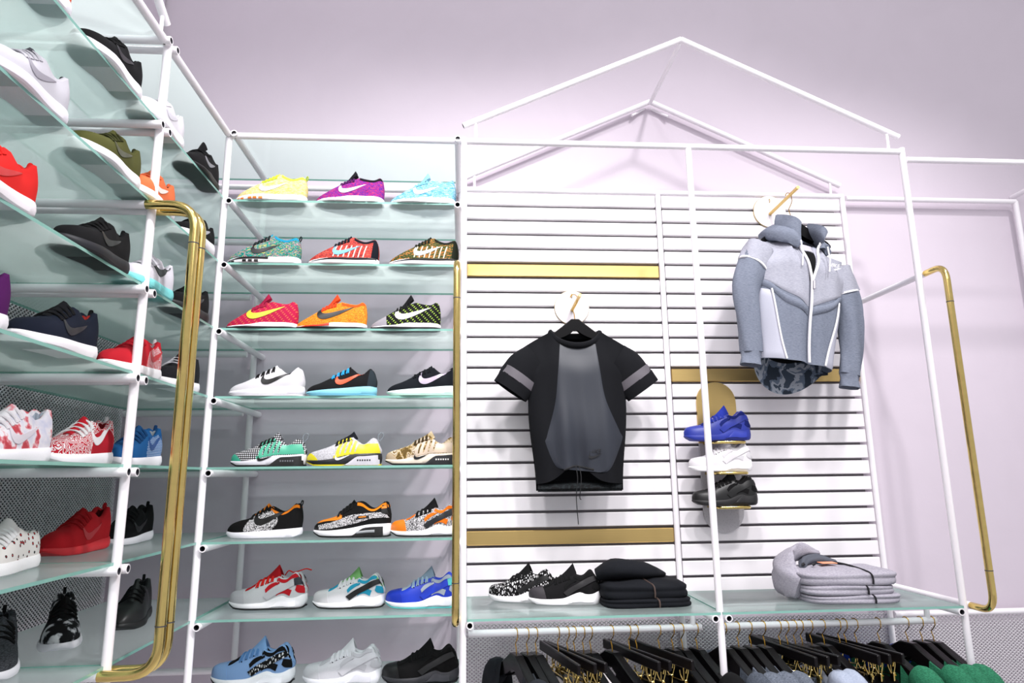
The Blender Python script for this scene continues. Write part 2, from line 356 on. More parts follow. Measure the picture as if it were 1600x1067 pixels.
# frame of the neighbouring bay on the right
nb = tag(empty('neighbour_bay_frame', (3.61, 0, 0)), 'plain white tube frame of the bay at the far right edge', 'frame')
def NTB(name, a, b, **kw): return tubeobj(name, [tuple(p[i] - (3.61, 0, 0)[i] for i in range(3)) for p in (a, b)], nb, **kw)
NTB('top_rail', (DX + 0.015, 0.0, 2.765), (3.61, 0.0, 2.765)); NTB('post', (3.61, 0, 0), (3.61, 0, 2.80)); NTB('back_rail', (DX + 0.035, BY, 2.80), (3.61, BY, 2.80))
NTB('post', (3.61, BY, 0), (3.61, BY, 2.80)); NTB('shelf_tube', (3.635, -0.02, 2.84), (3.635, WY - 0.002, 2.84), hollow=(True, False)); NTB('low_rail', (DX + 0.035, BY, 0.905), (3.61, BY, 0.905))
# slat panel
slatp = tag(empty('slat_wall_panel', (CX, BY, 1.0)), 'white slatted display panel with brass slats under the gable', 'slat panel')
def slat_mesh(w):
    mb = MB(); mb.box((0, 0, 0), (w, 0.02, 0.058), bev=0.003); return mb
ps = 0.0689
sm = {}
for side, (x0, x1) in enumerate(((BX + 0.015, CX - 0.002), (CX + 0.028, DX + 0.0))):
    for i in range(26):
        br = (side == 0 and i in (5, 22)) or (side == 1 and i == 12)
        key = (side, br)
        if key not in sm:
            o = slat_mesh(x1 - x0).build('slat', M_BRASS_SAT if br else M_SLAT, slatp, smooth=False); sm[key] = o
        else:
            o = sm[key].copy(); COL.objects.link(o)
        o.location = ((x0 + x1) / 2 - CX, 0.008, 2.80 - 0.0345 - ps * i - 1.0)
        if br: o['label'] = 'brushed brass slat'
MB().box((0, 0, 0), (DX - BX - 0.03, 0.008, 26 * ps)).build('backing_sheet', plain('grey_backing', '8c878c', 0.7), slatp, smooth=False).location = (0, 0.032, 1.80 - 13 * ps)
# expanded metal panels
def expanded(name, w, h, pw=0.018, ph=0.014, sw=0.0038):
    nx = int(w / pw); nz = int(h / ph * 2)
    V = []; F = []
    i, j = np.meshgrid(np.arange(nx), np.arange(nz), indexing='ij'); i = i.ravel(); j = j.ravel()
    x0 = (i + 0.5 * (j % 2)) * pw; z0 = j * ph / 2
    n = len(i); out = []
    for sgn in (-1, 1):
        x1 = x0 + sgn * pw / 2; z1 = z0 + ph / 2
        d = sw * 0.75
        q = np.stack([np.stack([x0, 0 * x0 - 0.0012, z0 - d], 1), np.stack([x1, 0 * x0 - 0.0012, z1 - d], 1), np.stack([x1, 0 * x0 + 0.0008, z1 + d], 1), np.stack([x0, 0 * x0 + 0.0008, z0 + d], 1),
                      np.stack([x0, 0 * x0 + 0.0022, z0 - d * .3], 1), np.stack([x1, 0 * x0 + 0.0022, z1 - d * .3], 1)], 1)
        out.append(q)
    V = np.concatenate(out).reshape(-1, 3); m = len(out[0]) * 2; b = np.arange(m) * 6
    F = np.concatenate([np.stack([b, b + 1, b + 2, b + 3], 1), np.stack([b, b + 4, b + 5, b + 1], 1)])
    me = bpy.data.meshes.new(name); me.vertices.add(len(V)); me.vertices.foreach_set('co', V.ravel()); me.loops.add(F.size); me.loops.foreach_set('vertex_index', F.ravel().astype(np.int32))
    me.polygons.add(len(F)); me.polygons.foreach_set('loop_start', (np.arange(len(F)) * 4).astype(np.int32)); me.update(); me.materials.append(M_WHITE)
    o = bpy.data.objects.new(name, me); COL.objects.link(o); return o
mp = tag(empty('wire_mesh_panel', (WX + 0.022, 0.44, 0.45)), 'white expanded metal mesh panel covering the left wall behind the sneakers', 'mesh panel')
e = expanded('lattice', 1.98, 1.98); e.parent = mp; e.rotation_euler = (0, 0, -math.pi / 2); e['kind'] = 'stuff'
e.location = (0, 0, 0)
MB().box((-.012, -.99, .99), (.006, 1.98, 1.98)).build('backing_sheet', plain('mesh_shade_grey', '4a5054', 0.8), mp, smooth=False)  # added dark sheet; its grey stands in for wall shade behind the mesh
mp2 = tag(empty('wire_mesh_panel', (BX + 0.02, BY + 0.012, 0.42)), 'white expanded metal mesh panel behind the hanging clothes', 'mesh panel')
e = expanded('lattice', 2.68, 0.49); e.parent = mp2; e['kind'] = 'stuff'
# glass shelves
def glass(x0, x1, y0, y1, zbot, label, group):
    c = ((x0 + x1) / 2, (y0 + y1) / 2, zbot + 0.004); mb = MB()
    mb.box((0, 0, 0), (x1 - x0, y1 - y0, 0.008)); mb.mi = [1, 1, 1, 1, 0, 0]
    o = mb.build('glass_shelf', [M_GLASS, M_GEDGE, M_CLEAR], smooth=False); o.location = c
    for p, f in zip(o.data.polygons, range(6)): p.material_index = 0 if p.normal.z > 0.5 else 2 if p.normal.z < -0.5 else 1
    tag(o, label, 'glass shelf', group); return o
GZ = [z + R for z in LV]      # underside of each pane; shoes stand at +0.008
ROWN = {1: 'yellow, purple and pale blue knitted sneakers', 2: 'three multicoloured knitted sneakers below the top row', 3: 'crimson, orange and black racing sneakers', 4: 'white, cyan-soled and navy running shoes',
        5: 'mint, yellow and tan camouflage sneakers', 6: 'three black and orange safari print sneakers', 7: 'red, lime and royal blue strapped sneakers', 8: 'light blue, white and black sneakers at the bottom', 9: 'hidden lowest row'}
for k, z in enumerate(LV[:9]):
    glass(0.014, BX - 0.014, (0.014 if k < 5 else -0.01), 0.42, GZ[k], ('frosted glass top pane above the yellow knitted sneaker' if k == 0 else 'frosted glass shelf under the ' + ROWN[k]), 'frosted shelves of the back rack')
WNA = {1: ('black, white-soled sneaker at the top left', 'plain white sneaker beside the corner post'), 2: ('olive sneaker', 'orange sneaker behind the brass handles'), 3: ('all-black sneaker with pull tabs', 'white sneaker with turquoise sole'),
       4: ('navy sneaker with a red heel', 'red sneaker with a printed heel'), 5: ('red paisley and floral sneakers', 'blue printed sneaker'), 6: ('bright red sneaker', 'black sneaker with white sole behind the post'), 7: ('black and white tie-dye sneaker', 'plain black leather sneaker'), 8: ('lowest left', 'lowest corner')}
for k, z in enumerate(LV[:8]):
    for b, (y0, y1) in enumerate(((FY + 0.02, EY - 0.006), (EY + 0.006, 0.43))):
        if k == 0: lab = 'frosted glass top pane of the left rack, %s' % ('nearest the camera' if b == 0 else 'towards the corner')
        else: lab = 'frosted glass shelf under the ' + WNA[k][b]
        glass(WX + 0.055, -0.001 if b == 0 or True else 0, y0, y1, GZ[k], lab, 'frosted shelves of the left rack')
for x0, x1, lab in ((BX + 0.015, CX - 0.004, 'frosted glass shelf under the two patterned sneakers and black folded tops'), (CX + 0.004, DX - 0.013, 'frosted glass shelf under the stack of grey hoodies')):
    glass(x0, x1, -0.02, 0.43, ZS + R, lab, 'frosted shelves of the gable display')
# ---------------------------------------------------------------- sneakers
def lerp(a, b, t): return a + (b - a) * t
def sstep(a, b, x): t = np.clip((np.asarray(x, float) - a) / (b - a), 0, 1); return t * t * (3 - 2 * t)
def curve(pts):
    P = cat(sorted(pts), 160)
    xs = P[:, 0]; o = np.argsort(xs)
    return lambda x: np.interp(x, xs[o], P[o, 1])
PLAN = curve([(0, 0), (0.012, .25), (.04, .45), (.09, .68), (.16, .87), (.25, .985), (.33, 1.0), (.45, .92), (.58, .79), (.72, .74), (.84, .76), (.92, .68), (.965, .50), (.99, .27), (1, 0)])
BEND = curve([(0, .10), (.15, .075), (.35, -.0), (.55, -.045), (.7, -.03), (1, .03)])     # centre line drifts: kidney shaped foot print
TYPES = {
 'roshe': dict(top=[(0, .10), (.03, .145), (.08, .185), (.18, .222), (.3, .25), (.42, .315), (.56, .405)], xc=.56, rim=[(.5, .395), (.56, .41), (.64, .37), (.74, .325), (.83, .345), (.92, .42), (.97, .425), (1, .40)],
   st=[(0, .085), (.15, .075), (.4, .085), (.7, .105), (1, .125)], sb=[(0, .045), (.08, .012), (.2, 0), (.85, 0), (1, .03)], tongue=(.55, .43, .07), bulge=.012, lace=(.34, .53, 4), hem=.004),
 'racer': dict(top=[(0, .055), (.03, .085), (.1, .125), (.2, .175), (.33, .25), (.47, .325), (.6, .365)], xc=.60, rim=[(.55, .36), (.62, .362), (.75, .335), (.86, .325), (.95, .36), (1, .345)],
   st=[(0, .04), (.2, .04), (.38, .05), (.55, .085), (.8, .085), (1, .08)], sb=[(0, .03), (.08, .008), (.2, 0), (.9, 0), (1, .01)], tongue=(.575, .475, .05), bulge=.008, lace=(.36, .55, 5), hem=.001),
 'free': dict(top=[(0, .07), (.03, .10), (.1, .14), (.2, .19), (.33, .255), (.47, .33), (.6, .39)], xc=.60, rim=[(.55, .385), (.62, .39), (.72, .34), (.82, .315), (.92, .345), (.97, .35), (1, .32)],
   st=[(0, .06), (.3, .075), (.6, .085), (1, .095)], sb=[(0, .035), (.08, .008), (.2, 0), (.9, 0), (1, .015)], tongue=(.60, .41, .06), bulge=.01, lace=(.36, .56, 5), hem=.003),
 'lunar': dict(top=[(0, .085), (.03, .125), (.1, .165), (.22, .205), (.34, .265), (.5, .35), (.62, .405)], xc=.62, rim=[(.57, .395), (.63, .41), (.72, .335), (.8, .30), (.86, .345), (.91, .39), (.96, .37), (1, .28)],
   st=[(0, .065), (.25, .08), (.5, .10), (.75, .125), (1, .135)], sb=[(0, .045), (.08, .012), (.2, 0), (.95, 0), (1, .012)], tongue=(.625, .425, .06), bulge=.012, lace=(.36, .58, 4), hem=.006),
 'presto': dict(top=[(0, .12), (.03, .165), (.08, .195), (.18, .225), (.3, .265), (.42, .325), (.56, .385)], xc=.58, rim=[(.53, .38), (.6, .385), (.68, .325), (.76, .28), (.82, .315), (.88, .365), (.94, .345), (1, .24)],
   st=[(0, .08), (.2, .075), (.4, .10), (.6, .145), (.8, .15), (1, .17)], sb=[(0, .055), (.08, .02), (.2, .003), (.95, 0), (1, .01)], tongue=(.625, .455, .055), bulge=.012, lace=(.38, .55, 4), hem=.006),
 'airmax': dict(top=[(0, .12), (.03, .165), (.08, .20), (.18, .225), (.28, .255), (.38, .33), (.52, .43)], xc=.53, rim=[(.48, .42), (.54, .437), (.64, .43), (.74, .36), (.82, .355), (.92, .425), (.97, .425), (1, .36)],
   st=[(0, .085), (.25, .085), (.5, .11), (.75, .155), (1, .165)], sb=[(0, .055), (.08, .02), (.2, .003), (.95, 0), (1, .015)], tongue=(.52, .455, .06), bulge=.012, lace=(.32, .50, 5), hem=.008),
 'huarache': dict(top=[(0, .13), (.02, .175), (.06, .205), (.15, .225), (.26, .25), (.36, .31), (.46, .36), (.58, .40)], xc=.62, rim=[(.56, .40), (.63, .40), (.7, .365), (.77, .365), (.84, .425), (.885, .435), (.94, .36), (1, .24)],
   st=[(0, .08), (.2, .07), (.38, .075), (.5, .085), (.62, .13), (.72, .16), (.8, .135), (.9, .14), (1, .185)], sb=[(0, .06), (.08, .02), (.2, .003), (.9, 0), (1, .03)], tongue=(.635, .525, .06), bulge=.012, lace=(.36, .56, 4), hem=.010),
 'skate': dict(top=[(0, .10), (.03, .135), (.1, .165), (.2, .185), (.3, .22), (.42, .30), (.54, .36)], xc=.55, rim=[(.5, .35), (.56, .36), (.66, .32), (.78, .29), (.9, .30), (1, .29)],
   st=[(0, .105), (.5, .10), (1, .11)], sb=[(0, .012), (.1, 0), (.9, 0), (1, .008)], tongue=(.56, .42, .085), bulge=.008, lace=(.33, .51, 5), hem=.004),
}
for k, v in TYPES.items():
    v['ft'] = curve(v['top'] + [(v['xc'] + .1, v['top'][-1][1] + .03), (1.0, v['top'][-1][1])]); v['fr'] = curve(v['rim'] + [(.3, v['rim'][0][1])]); v['fst'] = curve(v['st']); v['fsb'] = curve(v['sb'])
NH = 20
HW = 0.176
for k_, f_ in (('racer', 1.10), ('free', 1.10)):
    for q_ in ('ft', 'fr'): TYPES[k_][q_] = (lambda g, f: (lambda x: g(x) * f))(TYPES[k_][q_], f_)
    TYPES[k_]['tongue'] = (TYPES[k_]['tongue'][0], TYPES[k_]['tongue'][1] * f_, TYPES[k_]['tongue'][2])
class Shoe:
    def __init__(s, typ, L):
        s.T = TYPES[typ]; s.L = L; s.cache = {}
    def half(s, x, side):       # outline of half a section, bottom to centre: NH+1 points (x,y,z) in shoe units
        key = (round(float(x), 5), side)
        if key in s.cache: return s.cache[key]
        T = s.T; w = HW * float(PLAN(x)) * 0.95; zb = float(T['fst'](x)) - 0.012; ztop = float(T['ft'](x)); zr = float(T['fr'](x)); yc = HW * float(BEND(x))
        c = float(sstep(T['xc'], T['xc'] + .07, x)); t = np.linspace(0, 1, NH + 1)
        ph = t * math.pi / 2
        # closed vamp
        lean = 0.34 + 0.40 * float(sstep(.25, .55, x))
        yC = w * np.cos(ph) ** lerp(.62, .95, float(sstep(.2, .5, x))); zC = zb + (max(ztop, zb + .01) - zb) * np.sin(ph) ** .82
        # open collar: outer wall up to t=.7, rolled rim, lining down to the foot bed
        so = np.clip(t / .70, 0, 1); wr = w * .70 if x < .9 else w * lerp(.70, .92, (x - .9) / .1)
        yO = lerp(w, wr, so ** 1.25) + T['bulge'] * np.sin(math.pi * so) ** 1.2 * min(1, w / .05); zO = zb + (zr - zb) * so ** .95
        si = np.clip((t - .70) / .30, 0, 1)
        rr = np.clip(si / .3, 0, 1); dn = np.clip((si - .3) / .7, 0, 1)
        inn = max(wr - .05, 0.0)
        yI = np.where(si < .3, wr - (wr - inn) * rr * 1.0, inn * (1 - dn ** 3)); zI = np.where(si < .3, zr + .010 * np.sin(math.pi * rr), zr - (zr - zb - .03) * np.minimum(1, dn * 1.5))
        yO = np.where(t > .70, yI, yO); zO = np.where(t > .70, zI, zO)
        xo = np.where(t > .70, x - .055 * sstep(.9, 1, x) * np.clip(si / .3, 0, 1), x - 0.0 * t)
        y = lerp(yC, yO, c); z = lerp(zC, zO, c); xx = lerp(np.full_like(t, x), xo, c)
        if x > .9:  # heel leans in slightly
            xx = xx - .02 * sstep(.9, 1, x) * np.clip(np.sin(np.clip(t / .7, 0, 1) * math.pi), 0, 1) * -0.6 - .015 * sstep(.93, 1, x) * np.clip(t / .7, 0, 1) ** 2
        y = side * y + yc
        P = np.stack([xx, y, z], 1); s.cache[key] = P; return P
    def loc(s, P): P = np.asarray(P, float); return np.stack([(P[..., 0] - .5) * s.L, P[..., 1] * s.L, P[..., 2] * s.L], -1)
    def at_t(s, x, t, side):
        P = s.half(np.clip(x, 0.0005, .9995), side); f = np.clip(t, 0, 1) * NH; i = min(int(f), NH - 1); return lerp(P[i], P[i + 1], f - i)
    def at_z(s, x, z, side):
        P = s.half(np.clip(x, .001, .999), side); c = x > s.T['xc'] + .035; n = int(NH * .70) if c else NH
        zz = P[:n + 1, 2]; z = float(np.clip(z, zz[0], zz[n] - 1e-4)); i = int(np.clip(np.searchsorted(zz, z) - 1, 0, n - 1)); f = (z - zz[i]) / max(zz[i + 1] - zz[i], 1e-6)
        return lerp(P[i], P[i + 1], f)
    def grid_obj(s, G, name, mat, par, off=.004):     # G nu x nv of surface points -> raised patch with a skirt
        G = np.asarray(G); du = np.gradient(G, axis=0); dv = np.gradient(G, axis=1); N = np.cross(du, dv); N /= np.linalg.norm(N, axis=-1, keepdims=True) + 1e-9
        cen = np.array([.5, 0.0, .12]); ref = G - cen; ref[..., 0] *= .15
        if (N * ref).sum() < 0: N = -N
        H = G + N * off; nu, nv = G.shape[:2]
        B = np.zeros((nu + 2, nv + 2, 3)); B[1:-1, 1:-1] = H; low = G - N * .012
        B[0, 1:-1] = low[0]; B[-1, 1:-1] = low[-1]; B[1:-1, 0] = low[:, 0]; B[1:-1, -1] = low[:, -1]; B[0, 0] = low[0, 0]; B[0, -1] = low[0, -1]; B[-1, 0] = low[-1, 0]; B[-1, -1] = low[-1, -1]
        mb = MB(); mb.grid(s.loc(B)); return mb.build(name, mat, par)
    def patch(s, A, B, name, mat, par, n=22, m=5, side=-1, off=.004):   # between two (x,z) curves
        a = cat(A, n); b = cat(B, n)
        G = [[s.at_z(*lerp(a[i], b[i], j / (m - 1)), side) for j in range(m)] for i in range(n)]
        return s.grid_obj(G, name, mat, par, off)
    def band(s, xa, xb, ta, tb, name, mat, par, n=12, off=.004):        # wraps over the whole shoe; ta..tb in 0(bottom)..1(centre)
        fx = lambda f, t: f(t) if callable(f) else f
        ts = np.concatenate([np.linspace(ta, tb, 11), np.linspace(tb, ta, 11)[1 if tb >= 1 else 0:]]) ; sides = [-1] * 11 + [1] * (len(ts) - 11)
        G = [[s.at_t(lerp(fx(xa, t), fx(xb, t), i / (n - 1)), t, sd) for t, sd in zip(ts, sides)] for i in range(n)]
        if tb < 1:
            G = np.array(G); o1 = s.grid_obj(G[:, :11], name, mat, par, off); s.grid_obj(G[:, 11:], name, mat, par, off); return o1
        return s.grid_obj(G, name, mat, par, off)
    def ring(s, x0=0., x1=1., n=44):
        u = np.linspace(0, 1, n); x = (1 - np.cos(u * math.pi)) / 2; return x0 + (x1 - x0) * x
    def slab(s, name, mat, par, zlo, zhi, prof, n=40, wave=None):
        # prof: list of (height fraction, outward offset)
        xs = s.ring(n=n); rows = []
        for side in (-1, 1):
            xi = xs if side < 0 else xs[::-1][1:-1]
            for x in xi:
                w = HW * float(PLAN(x)); yc = HW * float(BEND(x)); lo = zlo(x); hi = zhi(x); col = []
                dx = PLAN(min(1, x + .01)) - PLAN(max(0, x - .01)); nx = -dx * HW / .02; L = math.hypot(1, nx); ny = 1 / L; nx = nx / L
                if x < .002: nx, ny = -1, 0
                if x > .998: nx, ny = 1, 0
                if x < .04 or x > .96: nx = (-1 if x < .5 else 1) * math.sqrt(max(0, 1 - ny * ny)) if ny < 1 else nx
                for f, o in prof: col.append((x + nx * o, yc + side * (w + ny * o), lerp(lo, hi, f)))
                rows.append(col)
        G = np.array(rows); mb = MB(); m = len(prof); mb.grid(s.loc(G), closed_u=True)
        nn = len(rows)
        for lv, fl in ((0, 0), (m - 1, 1)):       # close bottom and top with strips
            for i in range(1, n - 1):
                a, b = i, i + 1; a2, b2 = (nn - i) % nn, (nn - i - 1) % nn
                if i + 1 <= n - 1: mb.f.append((a * m + lv, b * m + lv, b2 * m + lv, a2 * m + lv) if b != b2 else (a * m + lv, b * m + lv, a2 * m + lv)); mb.mi.append(0)
            mb.f.append((0 * m + lv, 1 * m + lv, (nn - 1) * m + lv)); mb.mi.append(0)
        return mb.build(name, mat, par)
    def sole_patch(s, xs0, xs1, f0, f1, name, mat, par, off=.02, side=-1, taper=False):
        n = 16; xs = np.linspace(xs0, xs1, n); rows = []
        for k, x in enumerate(xs):
            w = HW * float(PLAN(x)); yc = HW * float(BEND(x)); lo, hi = float(s.T['fsb'](x)), float(s.T['fst'](x)); a, b = f0, f1
            if taper: b = lerp(f0 + .02, f1, float(sstep(0, .45, k / (n - 1)))) if taper == 1 else b
            rows.append([(x, yc + side * (w + o), lerp(lo, hi, f)) for f, o in ((a, -.01), (a, off), (lerp(a, b, .5), off + .004), (b, off - .004), (b, -.02))])
        G = np.array(rows); mb = MB(); mb.grid(s.loc(G)); m = 5
        mb.f.append(tuple(range(m))); mb.mi.append(0); mb.f.append(tuple((n - 1) * m + i for i in range(m))); mb.mi.append(0)
        return mb.build(name, mat, par)
SW_A = [(.11, .40), (.035, .27), (0, .14), (.05, .04), (.17, 0), (.32, .03), (.60, .15), (1, .37)]
SW_B = [(.11, .40), (.09, .29), (.115, .20), (.20, .165), (.34, .18), (.50, .225), (.72, .29), (1, .37)]
def shoe(typ, L, loc, rz, label, up, sole, emb=None, lace='222222', lining='26262a', out=None, toe=None, heel=None, extra=None, tonguec=None, collar=None, tab=None, group=None, emb_pos=None, sole2=None):
    """toe points to local -X, the seen side is local -Y"""
    T = TYPES[typ]; s = Shoe(typ, L); root = tag(empty('sneaker', loc, (0, 0, rz)), label, 'sneaker', group)
    C = lambda c, f=cloth: f(c) if isinstance(c, str) else c
    um = C(up)
    # upper and its lining
    xs = np.clip(s.ring(n=46), 0.0005, .9995); G = []
    for x in xs:
        a = s.half(x, -1); b = s.half(x, 1); G.append(np.vstack([a, b[::-1][1:]]))
    G = np.array(G); LG = s.loc(G); nv = LG.shape[1]; mU = MB(); mL = MB(); base = [tuple(p) for p in LG.reshape(-1, 3)]
    mU.v = list(base); mL.v = list(base); k0 = int(NH * .70) + 2
    for i in range(len(xs) - 1):
        for j in range(nv - 1):
            q = (i * nv + j, (i + 1) * nv + j, (i + 1) * nv + j + 1, i * nv + j + 1)
            inner = xs[i] > T['xc'] + .02 and k0 <= j < nv - 1 - k0
            tgt = mL if inner else mU; tgt.f.append(q); tgt.mi.append(0)
    for m in (mU, mL):
        used = sorted({i for f in m.f for i in f}); mp_ = {o: n for n, o in enumerate(used)}; m.v = [m.v[i] for i in used]; m.f = [tuple(mp_[i] for i in f) for f in m.f]
    mU.build('upper', um, root, sharp=60); mL.build('lining', C(lining), root, sharp=60)
    # sole
    h = T['hem']; fst, fsb = T['fst'], T['fsb']
    th = .016 if out else .0
    s.slab('midsole', C(sole, rubber), root, lambda x: float(fsb(x)) + th, lambda x: float(fst(x)) + h, [(0, -.014), (.12, .004), (.45, .012), (.8, .008), (.97, .001), (1, -.02)])
    if out: s.slab('outsole', C(out, rubber), root, lambda x: float(fsb(x)), lambda x: float(fsb(x)) + th + .002, [(0, -.008), (.3, .008), (1, .010)])
    if sole2: s.sole_patch(*sole2[0], 'sole_insert', C(sole2[1], rubber), root, taper=1)
    # tongue
    tx, tz, hw = T['tongue']; x0 = T['lace'][0] - .01
    cen = cat([(x0, float(T['ft'](x0)) - .006), (lerp(x0, tx, .45), float(T['ft'](lerp(x0, tx, .45))) + .004), (lerp(x0, tx, .8), max(float(T['ft'](lerp(x0, tx, .8))), lerp(float(T['ft'](x0)), tz, .72))), (tx, tz)], 12)
    rows = []; wrap, drop = (.045, .11) if typ == 'huarache' else (.05, .07) if typ == 'presto' else (.04, .05)
    for i, (x, z) in enumerate(cen):
        k = i / 11; w = lerp(hw * 1.0, hw * 1.15, k); w *= 1 if k < .85 else lerp(1, .75, (k - .85) / .15); yc = HW * float(BEND(x)); row = []
        for a in np.linspace(0, 2 * math.pi, 16, endpoint=False):
            cx, sy = math.cos(a), math.sin(a); yy = w * cx; row.append((x + .012 * sy * -.4 + wrap * (cx * cx) * k ** .7, yc + yy, z + .014 * sy - .35 * yy * yy / w - drop * cx * cx * k ** 1.5))
        rows.append(row)
    mb = MB(); mb.grid(s.loc(np.array(rows)), closed_v=True); mb.f.append(tuple(11 * 16 + i for i in range(16))); mb.mi.append(0)
    mb.build('tongue', C(tonguec) if tonguec else um, root)
    # laces
    if lace:
        mb = MB(); l0, l1, n = T['lace']
        for i in range(n):
            x = lerp(l0 + .02, l1, i / (n - 1)); xb = x + (l1 - l0) / n * .5
            P = []
            for k in range(9):
                f = k / 8; side = -1 if f < .5 else 1; t = lerp(.50, 1, 1 - abs(f - .5) * 2); q = s.at_t(lerp(x, xb, f), t, side) + np.array([0, 0, .016 * math.sin(math.pi * (.12 + .76 * f))]); P.append(q)
            mb.sweep(s.loc(np.array(P)), .0028, 6)
            Q = [np.array([lerp(xb, x, k / 8), 0, 0]) for k in range(9)]
            for k in range(9):
                f = k / 8; side = -1 if f < .5 else 1; t = lerp(.50, 1, 1 - abs(f - .5) * 2); Q[k] = s.at_t(lerp(xb, x, f), t, side) + np.array([0, 0, .012 * math.sin(math.pi * (.12 + .76 * f))])
            mb.sweep(s.loc(np.array(Q)), .0028, 6)
        mb.build('laces', C(lace), root)
    if toe: s.band(.004, (lambda t: toe[1] + .03 * (1 - t)), 0.02, 1.0, 'toe_cap', C(toe[0]), root)
    if heel: s.band((lambda t: heel[1] + .05 * t), .992, 0.02, heel[2], 'heel_counter', C(heel[0]), root, off=.005)
    if collar: s.band(T['xc'] + .055, .985, .60, .69, 'collar_band', C(collar), root, off=.004)
    if tab: 
        zt = float(T['fr'](.975)); mb = MB(); c = cat([(.965, 0, zt - .05), (.995, 0, zt - .005), (1.004, 0, zt + .035), (.992, 0, zt + .05), (.98, 0, zt + .03), (.968, 0, zt - .01)], 14); c[:, 1] += HW * float(BEND(1))
        mb.sweep(s.loc(c), .0017, 6, sec=(2.6, 1)); mb.build('pull_tab', C(tab), root)
    if emb:
        ex, ez, sc, rot = emb_pos or (.36, .125, .40, 0.02)
        f = lambda P: [(ex + (px * math.cos(rot) - pz * math.sin(rot)) * sc, ez + (px * math.sin(rot) + pz * math.cos(rot)) * sc) for px, pz in P]
        s.patch(f(SW_A), f(SW_B), 'side_emblem', C(emb, leather), root, n=30, m=4, off=.008)
    if extra: extra(s, root, C)
    return root
def ex_huarache(boot, strap, clip, foot='e8e6ea', toe=None):
    """bootie windows, heel strap, toe guard and ridged heel panel over the leather upper"""
    def f(s, root, C):
        bt = C(boot); st = C(strap, leather)
        s.band(.235, .36, .66, 1.0, 'bootie_vamp', bt, root, off=.005)
        if toe: s.band(.004, (lambda t: .19 + .07 * (1 - t)), 0.02, 1.0, 'toe_guard', C(toe, leather), root, off=.006)
        mb = MB()
        for k in range(5):
            x = .385 + .045 * k; q = s.at_z(x + .02, float(s.T['ft'](x)) - .055, -1); p = s.loc(q[None])[0]; mb.sweep([p + Vn((0, .002, 0)), p + Vn((0, -.0016, 0))], .0022, 7)
        mb.build('eyelets', C('1c1b1e'), root)
        for sd in (-1, 1):
            s.patch([(.515, .205), (.56, .245), (.62, .285), (.68, .315)], [(.50, .245), (.545, .295), (.61, .325), (.675, .335)], 'bootie_window', bt, root, n=16, side=sd, off=.006)
            s.patch([(.645, .165), (.69, .19), (.75, .195), (.82, .165)], [(.655, .195), (.70, .235), (.77, .255), (.845, .235)], 'bootie_window', bt, root, n=16, side=sd, off=.006)
            s.patch([(.885, .235), (.92, .205), (.985, .19)], [(.90, .295), (.94, .29), (.985, .27)], 'bootie_heel', bt, root, n=12, side=sd, off=.006)
            s.patch([(.635, .365), (.70, .325), (.76, .325), (.83, .37), (.90, .385)], [(.63, .40), (.70, .365), (.77, .365), (.84, .42), (.90, .42)], 'bootie_collar', bt, root, side=sd, off=.006)
            s.patch([(.49, .165), (.60, .235), (.74, .305), (.86, .365), (.965, .385)], [(.545, .115), (.66, .19), (.79, .25), (.9, .305), (.985, .325)], 'heel_strap', st, root, side=sd, off=.013)
            if clip: s.patch([(.86, .37), (.92, .39), (.975, .38)], [(.875, .29), (.93, .30), (.985, .30)], 'heel_clip', C(clip, leather), root, n=10, side=sd, off=.017)
            s.sole_patch(.58, .90, .30, .86, 'ridged_heel_panel', C(foot, rubber), root, side=sd, off=.022, taper=1)
    return f
def ex_presto(cage, heelblock, toec, embc, block_txt='b8b4b8'):
    def f(s, root, C):
        c = C(cage, leather)
        s.band(.004, (lambda t: .03 + .15 * (1 - t) ** 1.5), .02, .8, 'toe_cap', C(toec, leather), root)
        for sd in (-1, 1):
            for k in range(4):
                x = .40 + .065 * k
                s.patch([(x, .115 + .012 * k), (x + .015, .21), (x + .055, .30 + .014 * k)], [(x + .048, .118 + .012 * k), (x + .058, .21), (x + .09, .31 + .014 * k)], 'cage_strap', c, root, n=10, m=3, side=sd, off=.006)
            s.patch([(.40, .27), (.50, .325), (.62, .35)], [(.42, .32), (.51, .36), (.61, .378)], 'cage_eyestay', c, root, n=12, m=3, side=sd, off=.008)
            s.patch([(.38, .10), (.55, .15), (.7, .165)], [(.38, .135), (.55, .175), (.7, .19)], 'cage_base', c, root, n=12, m=3, side=sd, off=.008)
            s.patch([(.66, .16), (.68, .24), (.70, .29)], [(.985, .17), (.97, .23), (.955, .30)], 'heel_cage', c, root, n=12, m=8, side=sd, off=.005)
        s.sole_patch(.50, .985, .06, .86, 'heel_block', C(heelblock, rubber), root, off=.018, taper=1)
        e = lambda P: [(.40 + px * .20, .075 + pz * .20) for px, pz in P]
        a = cat(e(SW_A), 20); b = cat(e(SW_B), 20); G = []
        for i in range(20):
            row = []
            for j in range(3):
                x, z = lerp(a[i], b[i], j / 2); row.append((x, HW * float(BEND(x)) - HW * float(PLAN(x)) - .018, z))
            G.append(row)
        mb = MB(); mb.grid(s.loc(np.array(G))); mb.build('side_emblem', C(embc, leather), root)
        mb = MB()
        for k in range(6):
            x = .70 + .032 * k; mb.box(((x - .5) * s.L, (HW * float(BEND(x)) - HW * float(PLAN(x)) - .0225) * s.L, .075 * s.L), (.018 * s.L, .004 * s.L, .02 * s.L))
        mb.build('raised_lettering', C(block_txt, rubber), root, smooth=False)
        c = cat([(.955, .02, .33), (1.0, .012, .37), (1.02, 0, .43), (.985, -.01, .45), (.95, -.01, .41), (.955, -.012, .33)], 16); mb = MB(); mb.sweep(s.loc(c), .0013, 5); mb.build('pull_loop', C('9aa4ac'), root)
    return f
